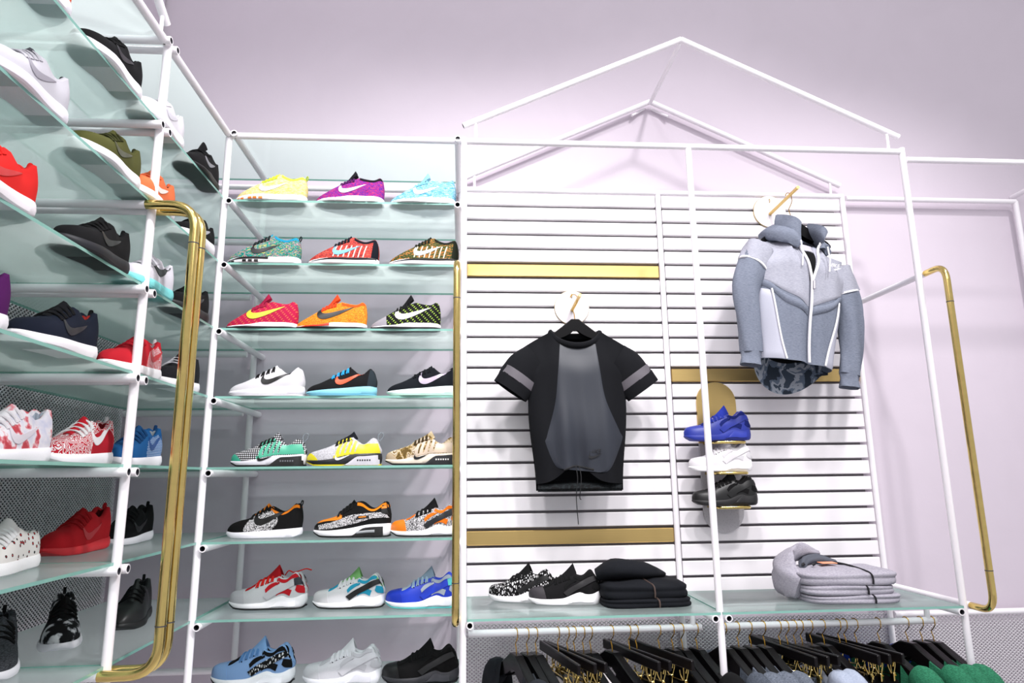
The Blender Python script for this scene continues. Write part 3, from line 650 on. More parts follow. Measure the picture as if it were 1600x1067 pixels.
def ex_airmax(s, root, C):
    bk = C('1b1a1c', leather); org = C('f08a1c', leather)
    s.band(.004, (lambda t: .05 + .30 * (1 - t) ** 2), .02, .62, 'mudguard', bk, root)
    for sd in (-1, 1):
        s.patch([(.05, .17), (.18, .20), (.33, .215), (.40, .235)], [(.12, .215), (.2, .232), (.32, .262), (.39, .30)], 'toe_overlay', org, root, side=sd, off=.006)
        s.patch([(.10, .10), (.3, .12), (.55, .17), (.8, .235), (.985, .24)], [(.08, .15), (.3, .20), (.5, .275), (.72, .30), (.94, .31)], 'side_panel', pattern('safari', '1e1c1e', 'eceaec'), root, side=sd, off=.006, m=8)
        s.patch([(.985, .27), (.965, .33), (.95, .385)], [(.90, .30), (.90, .34), (.91, .40)], 'heel_patch', bk, root, n=8, side=sd, off=.008)
        s.sole_patch(.50, .93, .14, .82, 'air_window_panel', C('1d1c1e', rubber), root, side=sd, off=.024, taper=1)
    s.patch([(.58, .225), (.66, .235), (.75, .24)], [(.60, .265), (.67, .27), (.74, .27)], 'logo_plate', C('191919', leather), root, n=10, off=.012)
    s.patch([(.615, .243), (.66, .246), (.71, .250)], [(.615, .258), (.66, .261), (.71, .263)], 'plate_lettering', org, root, n=8, m=3, off=.015)
    s.sole_patch(.60, .83, .40, .60, 'air_window', C('8f9296', rubber), root, off=.03)
    s.patch([(.90, .35), (.93, .355), (.96, .36)], [(.905, .375), (.93, .385), (.955, .39)], 'heel_emblem', org, root, n=8, m=3, off=.012)
def ex_mid(col, x0=.30, x1=.62):
    def f(s, root, C):
        for sd in (-1, 1): s.patch([(x0, .075), (x0 + .02, .16), (x0 + .09, .27)], [(x1 + .03, .085), (x1 + .12, .22), (x1 + .02, .37)], 'quarter_panel', C(col), root, side=sd, m=10, off=.004)
    return f
def ex_bubble(col):
    def f(s, root, C):
        for k in range(4): s.sole_patch(.12 + .22 * k, .32 + .22 * k, .0, .9, 'sole_pod', C(col, rubber), root, off=.03)
    return f
def ex_pods(col, xs, w=.05):
    def f(s, root, C):
        for x in xs: s.sole_patch(x, x + w, .08, .5, 'sole_pod', C(col, rubber), root, off=.018)
    return f
def ex_stripes(col, heelc, toec=None):
    def f(s, root, C):
        for k in range(7):
            x = .36 + .07 * k; s.patch([(x, .10), (x + .025, .2), (x + .05, .28)], [(x + .018, .10), (x + .043, .2), (x + .068, .28)], 'knit_stripe', C(col), root, n=8, m=3, off=.004)
    return f
def both(*fs):
    def f(s, root, C):
        for g in fs: g(s, root, C)
    return f
K = pattern
def ex_loose(col):
    def f(s, root, C):
        mb = MB(); mb.sweep(s.loc(cat([(.70, .02, .40), (.76, -.02, .46), (.82, -.03, .44), (.88, -.03, .45), (.94, -.04, .47), (1.0, -.05, .485), (1.07, -.06, .47)], 24)), .0022, 6); mb.build('loose_lace', C(col), root)
    return f
GB = 'sneakers on the back rack'
def zsh(l): return LV[l] + R + 0.008
def row(l, k): return None
WHT = 'f1eff2'
BACK = [  # level, x toe, x heel, y near side, type, label, keyword settings
 (1, .025, .292, .006, 'free', 'pale yellow knitted sneaker with neon laces, first on the top shelf', dict(up=K('knit', 'ece06a', 'f0cf8a', 'f4e6a0', 'c4e0b8', 'f0c070'), sole='f4f2f2', emb='faf6e6', lace='cfe63c', lining='d9ea5a', tonguec='d8e84e', collar='d6ea52', tab='cfe63c', extra=ex_pods('e07828', (.03, .10, .22, .29, .37)))),
 (1, .325, .588, .006, 'racer', 'purple and magenta knitted sneaker with bubbly white sole', dict(up=K('knit', '6a1f8e', 'c02a72', '8c2a9c', '4a2a9a', 'd84a6a'), sole='f3f1f4', emb='f6f2f6', lace='5a1a6a', lining='2a1a30', collar='241c2c', tonguec='241a2a', extra=ex_bubble('f4f2f5'))),
 (1, .612, .868, .006, 'racer', 'pale blue knitted sneaker with bubbly white sole, end of the top shelf', dict(up=K('knit', '4f9cc0', '6fb4cf', 'a4d4e2', '5aa8c8', 'c8e6ee'), sole='f3f4f6', emb='f6fafa', lace='7cbcd4', lining='a9d6e2', tonguec='8cc6dc', extra=ex_bubble('f2f4f6'))),
 (2, .010, .280, .006, 'free', 'green and pink heathered knit sneaker with teal collar', dict(up=K('knit', 'c8c47a', '0f7a74', '14948a', '2aa896', 'e08a9c', '0f6a70'), sole='f4f2f4', emb='1c1c20', lace='2a3a3e', lining='1f8fb4', tonguec='2a9dc0', collar='2396bc', tab='2a3a44', sole2=((.0, .6, .62, .98), '202024'), extra=ex_pods('2a2024', (.02, .08, .26, .34, .42)))),
 (2, .312, .574, .006, 'free', 'red and navy striped knit sneaker with light blue tick', dict(up=K('knit', 'c2362e', 'd8564a', '8c2230', 'e8705a'), sole='f4f2f4', emb='6fb4d8', lace='1c2236', lining='1a2032', tonguec='1c2236', collar='1c2236', heel=('1b2134', .90, .62), sole2=((.0, .98, .70, 1.0), '20222c'), extra=ex_stripes('f0d8d0', '1b2134'))),
 (2, .615, .879, .006, 'free', 'olive and orange striped knit sneaker with white tick', dict(up=K('knit', 'c87a3c', '5c6a34', '4e5c2e', '66703a', 'd88a4a'), sole='f4f2f4', emb='f6f4f2', lace='2c3420', lining='22281c', tonguec='2a3020', collar='2a3020', heel=('2e3824', .90, .62), sole2=((.0, .98, .70, 1.0), '24261e'), extra=ex_stripes('efe0c4', '2c3420'))),
 (3, .022, .282, .006, 'racer', 'crimson racing sneaker with neon yellow tick', dict(up=K('stitch', 'c01c4a', 'd86a4e'), sole=WHT, out='1d1c20', emb='e0e83a', lace='a01a40', lining='7a1230', tonguec='a81c44', emb_pos=(.32, .13, .52, .0))),
 (3, .276, .536, .006, 'racer', 'orange racing sneaker with black tick', dict(up=K('knit', 'f08a1e', 'f2a02a', 'e8601e', 'f4b43c', 'd86a1c'), sole=WHT, out='201c1c', emb='1c1a1c', lace='e2421e', lining='d8401e', tonguec='e84a1e', collar='ea5a22', sole2=((.0, .5, .5, 1.0), 'e63a1e'), emb_pos=(.32, .13, .52, .0))),
 (3, .552, .812, .006, 'racer', 'black racing sneaker with grey toe and lime stitching', dict(up=K('stitch', '1c1e20', '9fc04a'), sole=WHT, out='1c1c20', emb='eceaee', lace='1a1c1e', lining='1a1a1e', tonguec='1c1c20', toe=('aaa6ae', .22), emb_pos=(.36, .13, .52, .0))),
 (4, .050, .318, .006, 'lunar', 'all-white running shoe with black tick', dict(up='e2e0e4', sole='e6e4ea', emb='1a1a1e', lace='1c1c1e', lining='e4e2e8', tonguec='ecebf0', out='e6e4e8', emb_pos=(.46, .15, .40, .10))),
 (4, .326, .580, .006, 'lunar', 'black running shoe with cyan sole and orange tick', dict(up='26282c', sole='86cade', emb='ee5a2c', lace='2fa0dc', lining='1b1c20', tonguec='202226', out='7cc0d6', heel=('3c4a54', .88, .66), emb_pos=(.44, .15, .42, .12))),
 (4, .618, .882, .006, 'lunar', 'navy running shoe with pale mint sole and lilac tick', dict(up='1f2733', sole='dff2ee', emb='cdbfd6', lace='1a202a', lining='161c26', tonguec='1c2430', out='c2ecd8', emb_pos=(.46, .15, .46, .10))),
 (5, .062, .328, .04, 'presto', 'mint and black checked sneaker with caged straps', dict(up=K('dots', '17181a', 'e9e8ec'), sole='cfcdd4', out='1d1d20', lace='1b1b1e', lining='b9b7bf', tonguec=K('dots', '17181a', 'e2e1e6'), extra=ex_presto('56bd9c', '1e1e20', '3fae90', '1a1a1c', '6c6c72'))),
 (5, .332, .600, .04, 'presto', 'yellow and grey sneaker with navy sole and caged straps', dict(up=K('safari', 'bcbac0', 'd4d2d8', scale=.5), sole='20242f', out='efdc1e', lace='1b1f2a', lining='1d2230', tonguec='1d2230', extra=ex_presto('e8dd2a', 'b9b7be', 'ecdf24', 'e8e8ec', '2a2e38'))),
 (5, .615, .884, .04, 'presto', 'tan camouflage sneaker with caged straps', dict(up=K('camo', '7d6232', 'a88a50', 'd9c6a6', '8a6a34', 'e4d6c0'), sole='e0d4c4', out='2a2a2e', lace='5a4a2c', lining='2c4a5e', tonguec=K('camo', '8a6d3a', 'c8b48c', 'd9c6a6'), extra=ex_presto('dcc9b2', '1f242e', 'cdb79a', '1f2430', 'd8d6d2'))),
 (6, .045, .318, .085, 'roshe', 'black sneaker with speckled safari side panel and orange lining', dict(up='19181a', sole='edebf2', emb='161517', lace='18181a', lining='ee8420', tonguec='ee8420', collar='ee8420', tab='1c1b1d', extra=ex_mid(K('safari', '1e1c1e', 'eceaec'), .28, .60), emb_pos=(.42, .155, .50, .12))),
 (6, .362, .640, .05, 'airmax', 'black and orange sneaker with safari side panel and cushioned sole', dict(up='1c1b1d', sole='efedf0', out='1c1b1d', lace='1a191b', lining='f08a1c', tonguec='1c1b1d', collar='f08a1c', extra=ex_airmax)),
 (6, .640, .890, .03, 'huarache', 'orange and black sneaker with safari print and dark heel strap', dict(up=K('safari', '1e1c1e', 'eceaec'), sole='f0eef2', out='1c1c1e', lace='18181a', lining='ef7a1c', tonguec='1f1e22', extra=ex_huarache('ef7a1c', '232a34', '232a34', 'eeecf0', 'f0841c'))),
 (7, .055, .335, .135, 'huarache', 'white and grey sneaker with red bootie and red laces', dict(up=leather('dedce0'), sole='f2f0f3', out='1f1f22', lace='e2261e', lining='a81620', tonguec='b81820', collar='b01a24', extra=both(ex_huarache('cc1e2a', 'd8d6da', '1f2740', 'f1eff3', 'cfcdd2'), ex_loose('e2261e')))),
 (7, .358, .618, .115, 'huarache', 'white sneaker with lime and turquoise bootie and black strap', dict(up=leather('ecebee'), sole='f4f2f5', out='1f1f22', lace='efeef2', lining='2f9ec0', tonguec='86c478', collar='8cc87e', extra=ex_huarache('2ea4c6', '1d1d1f', None, 'f3f1f4', 'e6e4e8'))),
 (7, .622, .884, .085, 'huarache', 'royal blue sneaker with pale grey heel and aqua trim', dict(up=leather('1b3fd0'), sole='eef0f6', out='63d2ce', lace='a9c4dc', lining='aebccc', tonguec='92a8bc', collar='a4b6c8', extra=ex_huarache('b7c2d0', '1c42d6', '5fd8d8', 'eef0f6', '1738c4'))),
 (8, .010, .304, .13, 'huarache', 'light blue sneaker with black and white printed strap', dict(up='8cb0e2', sole='f0f0f5', out='1c1c20', lace='5f8cc4', lining='14151a', tonguec='86aee0', collar='16171b', extra=ex_huarache('17181c', K('shards', '1a1a1c', 'e6e6ea'), None, 'eff0f6', '8fb2e4'))),
 (8, .336, .612, .105, 'huarache', 'all-white strapped sneaker on the bottom shelf', dict(up=leather('e2e0e6'), sole='e9e8ee', lace='eceaf0', lining='d9d8de', tonguec='e8e6ec', extra=ex_huarache('cfcdd4', 'e2e0e6', None, 'dcdae2', 'dedce2'))),
 (8, .615, .885, .085, 'huarache', 'all-black suede strapped sneaker on the bottom shelf', dict(up='161517', sole='4a4a52', out='3c3c44', lace='151416', lining='131214', tonguec='161517', extra=ex_huarache('141315', '2a292c', None, '54545c', '1a191b'))),
]
def put_back(l, x0, x1, yn, typ, label, kw):
    L = (x1 - x0); z = zsh(l) + .0005
    shoe(typ, L, ((x0 + x1) / 2, yn + HW * L * 1.0, z), random.uniform(-.03, .03) if l < 6 else math.radians(-6 if l == 6 else -5), label, group=GB, **kw)
for a in BACK: put_back(*a)
# left rack: level, heel y, near x, length, extra yaw
WING = [
 (1, -.636, .012, .28, 0, 'roshe', 'black sneaker with white sole on the upper left shelf', dict(up='1c1b20', sole='f0eef4', lace='19191c', emb='232228', tab='1a1a1c')),
 (1, -.984, .012, .28, 0, 'roshe', 'coral orange sneaker cut off by the top left corner', dict(up='f0603c', sole='f0eef4', lace='ee5a38', emb='e85030', tab='ee5a38')),
 (1, -.345, .012, .275, 0, 'roshe', 'plain white sneaker behind the near post of the left rack', dict(up='eeecf2', sole='f4f2f6', lace='eeecf2', emb='e2e0e8', lining='dcdae2', tab='f0eef2')),
 (1, -.02, .012, .275, 0, 'racer', 'black sneaker with a grey tick beside the corner post, uppermost', dict(up='1d1c20', sole='232226', lace='18181b', emb='8a8890')),
 (2, -.593, .012, .28, 0, 'roshe', 'olive green sneaker with white sole', dict(up='6a6c34', sole='f2f0f3', lace='54562a', emb='5c5e2c', lining='3c3e20', tab='4c4e28')),
 (2, -.946, .012, .28, 0, 'roshe', 'light grey sneaker with grey tick and dark pull tab', dict(up='d5d2da', sole='eeecf4', lace='c8c6ce', emb='a6a3ad', lining='77767e', tab='4a4a54', tonguec='5c5c66')),
 (2, -.364, .012, .275, 0, 'roshe', 'orange sneaker behind the top of the brass handles', dict(up='f07a4a', sole='f2f0f3', lace='f2764a', emb='faeee6', tab='ee6a3c')),
 (2, -.017, .012, .275, 0, 'lunar', 'black sneaker with white sole and grey tick behind the brass handles', dict(up='1d1c20', sole='f0eef3', lace='18181a', emb='b8b6be')),
 (3, -.604, .012, .28, 0, 'roshe', 'all-black knitted sneaker with two pull tabs', dict(up='1e1d21', sole='262a36', lace='161518', emb='2a292e', tab='151416', tonguec='1a191c')),
 (3, -1.013, .012, .28, 0, 'roshe', 'bright red sneaker with white sole at the left edge', dict(up='ea2a26', sole='f4eef2', lace='e62622', emb='d8201e', tab='e42420', lining='b01818')),
 (3, -.322, .012, .275, 0, 'roshe', 'white sneaker with turquoise sole and black tick', dict(up='e9e7ef', sole='7fdcdc', lace='e4e2ea', emb='1e2028', lining='d8d6de', emb_pos=(.42, .16, .50, .12))),
 (3, -.021, .012, .275, 0, 'roshe', 'black sneaker seen behind the brass handles, third shelf', dict(up='1b1b1f', sole='242428', lace='18181b', emb='232228')),
 (4, -.716, .0, .285, 0, 'roshe', 'navy sneaker with red heel and black pull tab', dict(up='1e2844', sole='f4f0f3', lace='1a1a20', emb='1a2238', lining='c03a34', tonguec='1a1c24', tab='141418', heel=('c8443c', .965, .35))),
 (4, -1.055, .0, .285, 0, 'roshe', 'purple sneaker cut off by the left edge', dict(up='6a1c72', sole='f2eef3', lace='5c1864', emb='5a1662')),
 (4, -.351, .0, .28, 0, 'roshe', 'red sneaker with white printed heel panel', dict(up='cc2230', sole='f4f2f4', lace='c42030', emb='d02430', lining='b8aab0', tonguec='c82230', tab='ece6e8', extra=ex_mid(K('swirl', 'd02838', 'f2e6e8', scale=1.4), .52, .84), emb_pos=(.62, .16, .36, .12))),
 (4, -.047, .0, .28, 0, 'roshe', 'black and grey sneaker with white sole, fourth shelf by the corner', dict(up=K('brushed', '1b1c22', '33353e'), sole='f0eef2', lace='cfcdd4', emb='1a1a1e')),
 (5, -.80, -.05, .285, 0, 'roshe', 'white floral print sneaker with pink and blue blooms', dict(up=K('splash', '8fa6dc', 'eeeaf2', 'f4f0f4', 'e88a94', 'c84a54'), sole='f3f1f5', lace='f0eaee', lining='c8d2e0', tonguec=K('splash', 'eeeaf2', 'f4f0f4', 'e88a94'), emb='e6dfe8')),
 (5, -.514, -.05, .28, 0, 'roshe', 'red and white paisley sneaker with white tick', dict(up=K('swirl', 'c01e30', 'f1ecee'), sole='f1eff3', lace='f2f0f2', emb='f6f4f6', lining='8c141e', tonguec='c01a2a', tab='e8e6ea', extra=ex_mid('b8182a', .46, .82), emb_pos=(.50, .16, .44, .16))),
 (5, -.206, -.05, .28, 0, 'roshe', 'blue sneaker with white printed heel behind the post', dict(up='1f5f9c', sole='f0eef3', lace='1a4e86', emb='1d4f94', lining='c4ccd4', tonguec='1d5890', tab='1c4c84', extra=ex_mid(K('dots', '2a66a8', 'c9d8e8', scale=1.5), .46, .82), emb_pos=(.56, .16, .38, .14))),
 (6, -.65, -.12, .285, .10, 'skate', 'white low-top canvas sneaker with red petal print', dict(up=K('petals', 'f0ece8', 'd83a3c', '2c3038'), sole='f4f2f3', lace='f2f0f0', lining='2a3246', tonguec='d9d4d2')),
 (6, -.175, -.20, .29, -.02, 'roshe', 'bright red sneaker with red sole', dict(up='cf1e28', sole='da2630', lace='b0161f', emb='d8323a', lining='7a0f16', tonguec='b81a22', tab='c01a24')),
 (6, .11, -.19, .28, 0, 'roshe', 'black sneaker with white sole behind the near post', dict(up='17171a', sole='e6e4ea', lace='141416', emb='1c1c20', tab='141416')),
 (7, -.145, -.21, .285, .50, 'roshe', 'black and white tie-dye sneaker turned towards the room', dict(up=K('splash', '17181c', '1d1e22', '3a3c44', 'c6c6cc', 'e6e6ea'), sole='eae8ee', lace='141416', lining='17171a', tonguec='1b1b1f', tab='141416')),
 (7, -.44, -.20, .285, .50, 'roshe', 'black and grey sneaker cut off at the lower left edge', dict(up=K('brushed', '1a1b1f', '6a6c74'), sole='eae8ee', lace='141416', tab='141416')),
 (7, .11, -.13, .285, .22, 'roshe', 'plain black leather sneaker on the low corner shelf', dict(up=leather('19181a'), sole='201f22', lace='131315', tab='131315')),
]
for l, hy, xn, L, yaw, typ, label, kw in WING:
    # rotated a quarter turn: toe towards the camera, seen side towards the room
    shoe(typ, L, (xn - HW * L, hy + (-.012 if l < 4 else .012 if l == 4 else .04 if l < 7 else 0) - L / 2, zsh(l) + .0005), math.pi / 2 + yaw, label, group='sneakers on the left rack', **kw)
# sneakers of the gable display
shoe('huarache', .268, (1.125, .30, ZS + R + .0085), math.radians(-24), 'white sneaker with black brush-stroke print and pull tab', K('shards', '1b1a1c', 'eceaec'), 'f2f0f2', lace='1a191b', lining='161517', tonguec='1c1b1d', tab='1a191b', extra=ex_huarache(K('shards', '1b1a1c', 'eceaec'), '1c1b1d', None, 'f0eef0'), group='sneakers on the gable shelf')
shoe('huarache', .272, (1.285, .225, ZS + R + .0085), math.radians(-9), 'black sneaker with white sole in front of the folded black tops', '232225', 'f4f2f4', lace='1c1b1d', lining='161517', tonguec='1f1e21', tab='1a191b', extra=ex_huarache('1a191b', '3a363a', None, 'f2f0f2', '5a545a'), group='sneakers on the gable shelf')
# ---------------------------------------------------------------- hangers, pegs and clothes
M_HANG = plain('black_lacquered_wood', '0a090b', 0.25, nscale=40, spec=.22)
M_HANG2 = plain('dark_brown_wood', '0e0b0d', 0.3, nscale=40, spec=.22)
M_WIRE = mk_brass('brass_wire', 0.25, 'c79a3a')
def text_mesh(txt, size, name, mat, parent, loc, rot):
    cu = bpy.data.curves.new(name, 'FONT'); cu.body = txt; cu.size = size; cu.extrude = 0.0006; cu.shear = 0.25; cu.align_x = 'CENTER'
    o = bpy.data.objects.new(name, cu); COL.objects.link(o); bpy.context.view_layer.update()
    me = bpy.data.meshes.new_from_object(o.evaluated_get(bpy.context.evaluated_depsgraph_get())); bpy.data.objects.remove(o)
    me.materials.clear(); me.materials.append(mat); q = bpy.data.objects.new(name, me); COL.objects.link(q); q.parent = parent; q.location = loc; q.rotation_euler = rot
    return q
def flat_emblem(name, mat, parent, x, y, z, sc, yf=None):
    a = cat([(x + px * sc, z + pz * sc) for px, pz in SW_A], 18); b = cat([(x + px * sc, z + pz * sc) for px, pz in SW_B], 18)
    G = [[(lerp(a[i], b[i], j / 2)[0], (yf(*lerp(a[i], b[i], j / 2)) if yf else y), lerp(a[i], b[i], j / 2)[1]) for j in range(3)] for i in range(18)]
    mb = MB(); mb.grid(np.array(G)); return mb.build(name, mat, parent)
def limb(path, radii, name, mat, par, n=22, rings=26, wob=.05, sec=(1, 1), seed=0, caps=False):
    c = cat(path, rings); rr = np.interp(np.linspace(0, 1, rings), np.linspace(0, 1, len(radii)), radii); mb = MB(); mb.sweep(c, list(rr), n, sec=sec, caps=caps)
    V = np.array(mb.v); k = np.arange(len(V)); i = k // n; j = k % n; cc = c[np.minimum(i, rings - 1)]
    amp = 1 + wob * np.sin(j / n * 2 * math.pi * 4 + seed + i * .25) + wob * .5 * np.sin(j / n * 2 * math.pi * 7 + i * .6 + seed); V = cc + (V - cc) * amp[:, None]; mb.v = [tuple(p) for p in V]
    return mb.build(name, mat, par, sharp=80)
def arm_mesh(span, drop, hc, th, n=14):     # wooden hanger arm in the local YZ plane, top centre at z=0
    mb = MB(); rows = []
    for i in range(2 * n + 1):
        s = (i - n) / n; a = abs(s); y = s * span
        zt = 0.0 if a < .15 else -drop * ((a - .15) / .85) ** .95
        zb = -hc + .0 if a < .1 else lerp(-hc, -drop - .024, ((a - .1) / .9) ** .62)
        t = th * (1 if a < .2 else lerp(1, 1.15, (a - .2) / .8)) / 2; c = .004
        if a == 1: zt -= .006; zb += .004
        rows.append([(-t, y, zb), (-t, y, zt - c), (-t + c, y, zt), (t - c, y, zt), (t, y, zt - c), (t, y, zb)])
    G = np.array(rows); mb.grid(G, closed_v=True); m = 6
    mb.f += [tuple(range(m)), tuple(2 * n * m + i for i in range(m))]; mb.mi += [0, 0]
    return mb
def hook_path(h, r=.0147):      # from the arm up, over a rail whose centre is at z = h
    P = [(0, 0, -.004), (0, .002, h * .25), (0, .008, h * .45), (0, -.003, h * .62), (0, -.012, h * .80)]
    for k in range(9):
        a = math.radians(200 - 25 * k); P.append((0, r * math.cos(a) + .002, h + r * math.sin(a)))
    return P
def shoulder_hanger(loc, rz, label, group, ry=0, hook_h=.072, scale=1.0, mat=None, th=.032, span=.19, drop=.092):
    o = tag(empty('shirt_hanger', loc, (0, ry, rz)), label, 'hanger', group)
    arm_mesh(span, drop, .05, th).build('arm', mat or M_HANG, o, sharp=30)
    mb = MB(); mb.sweep(cat(hook_path(hook_h), 26), .0019, 6); mb.build('hook', M_WIRE, o); return o
def clamp_hanger(loc, rz, label, group, hook_h=.072):
    o = tag(empty('clip_hanger', loc, (0, 0, rz)), label, 'hanger', group)
    MB().box((0, 0, -.014), (.014, .37, .034), bev=.003).build('bar', M_HANG2, o, smooth=False)
    mb = MB(); mb.sweep(cat(hook_path(hook_h), 26), .0019, 6); mb.build('hook', M_WIRE, o)
    mb = MB(); mb.sweep([(0, -.15, -.075), (0, .12, -.075)], .002, 6); mb.sweep(fillet([(0, .12, -.03), (0, .12, -.075), (0, .09, -.075)], .012, 4), .002, 6); mb.sweep([(0, -.13, -.03), (0, -.13, -.075)], .002, 6); mb.build('clip_rod', M_BRASS, o)
    for y in (-.135, -.06, .08):
        mb = MB(); mb.box((0, y, -.082), (.012, .020, .030), bev=.003)
        mb.sweep(cat([(.007, y, -.07), (.016, y, -.045), (.013, y, -.03), (.006, y, -.05)], 9), .0022, 6); mb.sweep(cat([(-.007, y, -.07), (-.018, y, -.05), (-.020, y, -.035)], 7), .0022, 6)
        mb.build('clip', M_BRASS, o)
    return o
def draped(loc, rz, label, cat_, group, mat, length=.42, span=.21, th=.035, sleeve=None, neck=.0, cuff=None):
    """garment hanging over a hanger seen end-on; local Y along the hanger, near end -Y"""
    o = tag(empty('hung_' + cat_.replace(' ', '_'), loc, (0, 0, rz)), label, cat_, group); n = 22; rows = []
    ph = random.uniform(0, 6)
    for i in range(n + 1):
        s = lerp(-1, 1, i / n); a = abs(s); y = s * span; zt = -.004 if a < .14 else -.004 - .092 * ((a - .14) / .86) ** .95; loop = []
        for k in range(24):
            f = k / 23; side = -1 if f < .5 else 1; dn = abs(f - .5) * 2     # 0 at the ridge
            t = (.012 + th * min(1, dn * 2.2) ** .6 * (1 - .25 * a ** 4)) ; t *= 1 + .18 * math.sin(5 * s + ph + 3 * dn)
            loop.append((side * (-1) * t * (0 if dn < .02 else 1), y * (1 + .05 * dn), zt - .006 + .014 * (1 if dn < .3 else 1) - length * dn ** 1.15 * (1 + .0 * a)))
        rows.append(loop)
    q = int(n * .30); mb = MB(); mb.grid(np.array(rows[:q + 1])); mb.grid(np.array(rows[n - q:])); body = mb.build('body', mat, o)
    if sleeve:
        P = [(0, -span * .66, -.075), (0, -span * .92, -.105), (0, -span * 1.08, -.17), (0, -span * 1.13, -.28), (0, -span * 1.10, -.40)]
        for sg in (1, -1):
            p = cat([(a, b * sg, c) for a, b, c in P], 14); rr = [.036, .046, .05, .05, .049, .05, .047, .049, .046, .048, .045, .046, .044, .043]
            so = limb([(a, b * sg, c) for a, b, c in P], rr, 'sleeve', sleeve, o, n=20, rings=22, wob=.055, sec=(.78, .95), seed=ph, caps=True)
            if cuff and sg > 0:
                mb = MB(); mb.sweep(p[0:5], [r * 1.10 for r in rr[0:5]], 20, sec=(.80, .97), caps=False); mb.build('shoulder_panel', cuff, so)
    return o
HZ = .952 + R          # top of the hanging rail
A0 = .36
def hl(x): return (x, .12, .952 - .072)
charc = cloth('3a3f48'); greyd = K('brushed', '5e6672', '848c9a'); greyd2 = K('brushed', '4c525e', '6f7887'); paleb = K('brushed', 'a3aec4', 'c3cbdc'); green = K('brushed', '1f6b4a', '3f9a72'); blk = cloth('17171a'); blue = cloth('1b3fae'); ivory = cloth('cfc9c9')
left_sh = [(1.092, 'first', charc, 'charcoal jacket'), (1.132, 'second', None, None), (1.164, 'third', None, None), (1.335, 'fourth', None, None), (1.362, 'fifth', ivory, 'ivory top'), (1.440, 'sixth', None, None), (1.664, 'seventh', None, None), (1.700, 'eighth', None, None), (1.754, 'ninth', blk, 'black zip jacket')]
for i, (x, nm, g, lab) in enumerate(left_sh):
    shoulder_hanger(hl(x), A0 + random.uniform(-.06, .06), 'black wooden hanger with brass hook, %s head from the left on the left rail' % nm, 'hangers on the left rail')
    if g: draped((x, .12, hl(x)[2] - .002), A0, 'dark %s hanging on the left rail' % lab if g is not ivory else 'ivory shirt hanging among the clip hangers', 'jacket' if g is not ivory else 'shirt', 'clothes on the left rail', g, sleeve=g if g is not ivory else None, th=.020)
for i, x in enumerate((1.244, 1.278, 1.303, 1.504, 1.531, 1.614)):
    clamp_hanger(hl(x), A0 - .02 + (-.10, .03, .10, -.02, .05, .02)[i], 'dark wooden clip hanger with brass clips, %s bar from the left on the left rail' % ('first', 'second', 'third', 'fourth', 'fifth', 'sixth')[i], 'clip hangers on the left rail')
    gm = (ivory, greyd2, ivory, blk, blk, blk)[i]
    mb = MB(); rows = []
    for k in range(13):
        y = lerp(-.155, .10, k / 12); rows.append([(sx * (.006 + .010 * dn), y, -.085 - .30 * dn + .004 * math.sin(9 * k + i)) for sx, dn in ((-1, 1), (-1, .5), (-1, .1), (0, 0), (1, .1), (1, .5), (1, 1))])
    mb.grid(np.array(rows)); p = mb.build('clipped_trousers', gm); p.location = (hl(x)[0], .12, hl(x)[2] - .0); p.rotation_euler = (0, 0, A0 - .02 + (-.10, .03, .10, -.02, .05, .02)[i])
    tag(p, '%s trousers held by the %s clip hanger from the left' % ('black' if gm is blk else 'grey' if gm is greyd2 else 'ivory', ('first', 'second', 'third', 'fourth', 'fifth', 'sixth')[i]), 'trousers', 'trousers on the left rail')
right_sh = [(1.86, 'first', greyd2, 'dark grey jacket with blue lining'), (1.91, 'second', greyd, 'slate grey jacket, second'), (1.957, 'third', greyd, 'slate grey jacket, third'), (2.009, 'fourth', greyd, 'slate grey jacket, fourth'), (2.152, 'fifth', paleb, 'pale blue jacket, first of two'), (2.188, 'sixth', paleb, 'pale blue jacket, second of two'), (2.236, 'seventh', None, None), (2.45, 'eighth', green, 'green jacket, first from the clip hangers'), (2.56, 'ninth', green, 'green jacket, second of the green ones'), (2.617, 'tenth', green, 'green jacket, third of the green ones'), (2.662, 'eleventh', green, 'green jacket nearest the right post')]
for i, (x, nm, g, lab) in enumerate(right_sh):
    shoulder_hanger(hl(x), A0 - .10 + random.uniform(-.05, .05), 'black wooden hanger with brass hook, %s head from the left on the right rail' % nm, 'hangers on the right rail', mat=M_HANG2)
    if g: draped((x, .12, hl(x)[2] - .002), A0 - .10, lab + ' on the right rail', 'jacket', 'jackets on the right rail', g, sleeve=blue if g is green else g, cuff=g if g is green else None, th=.020)
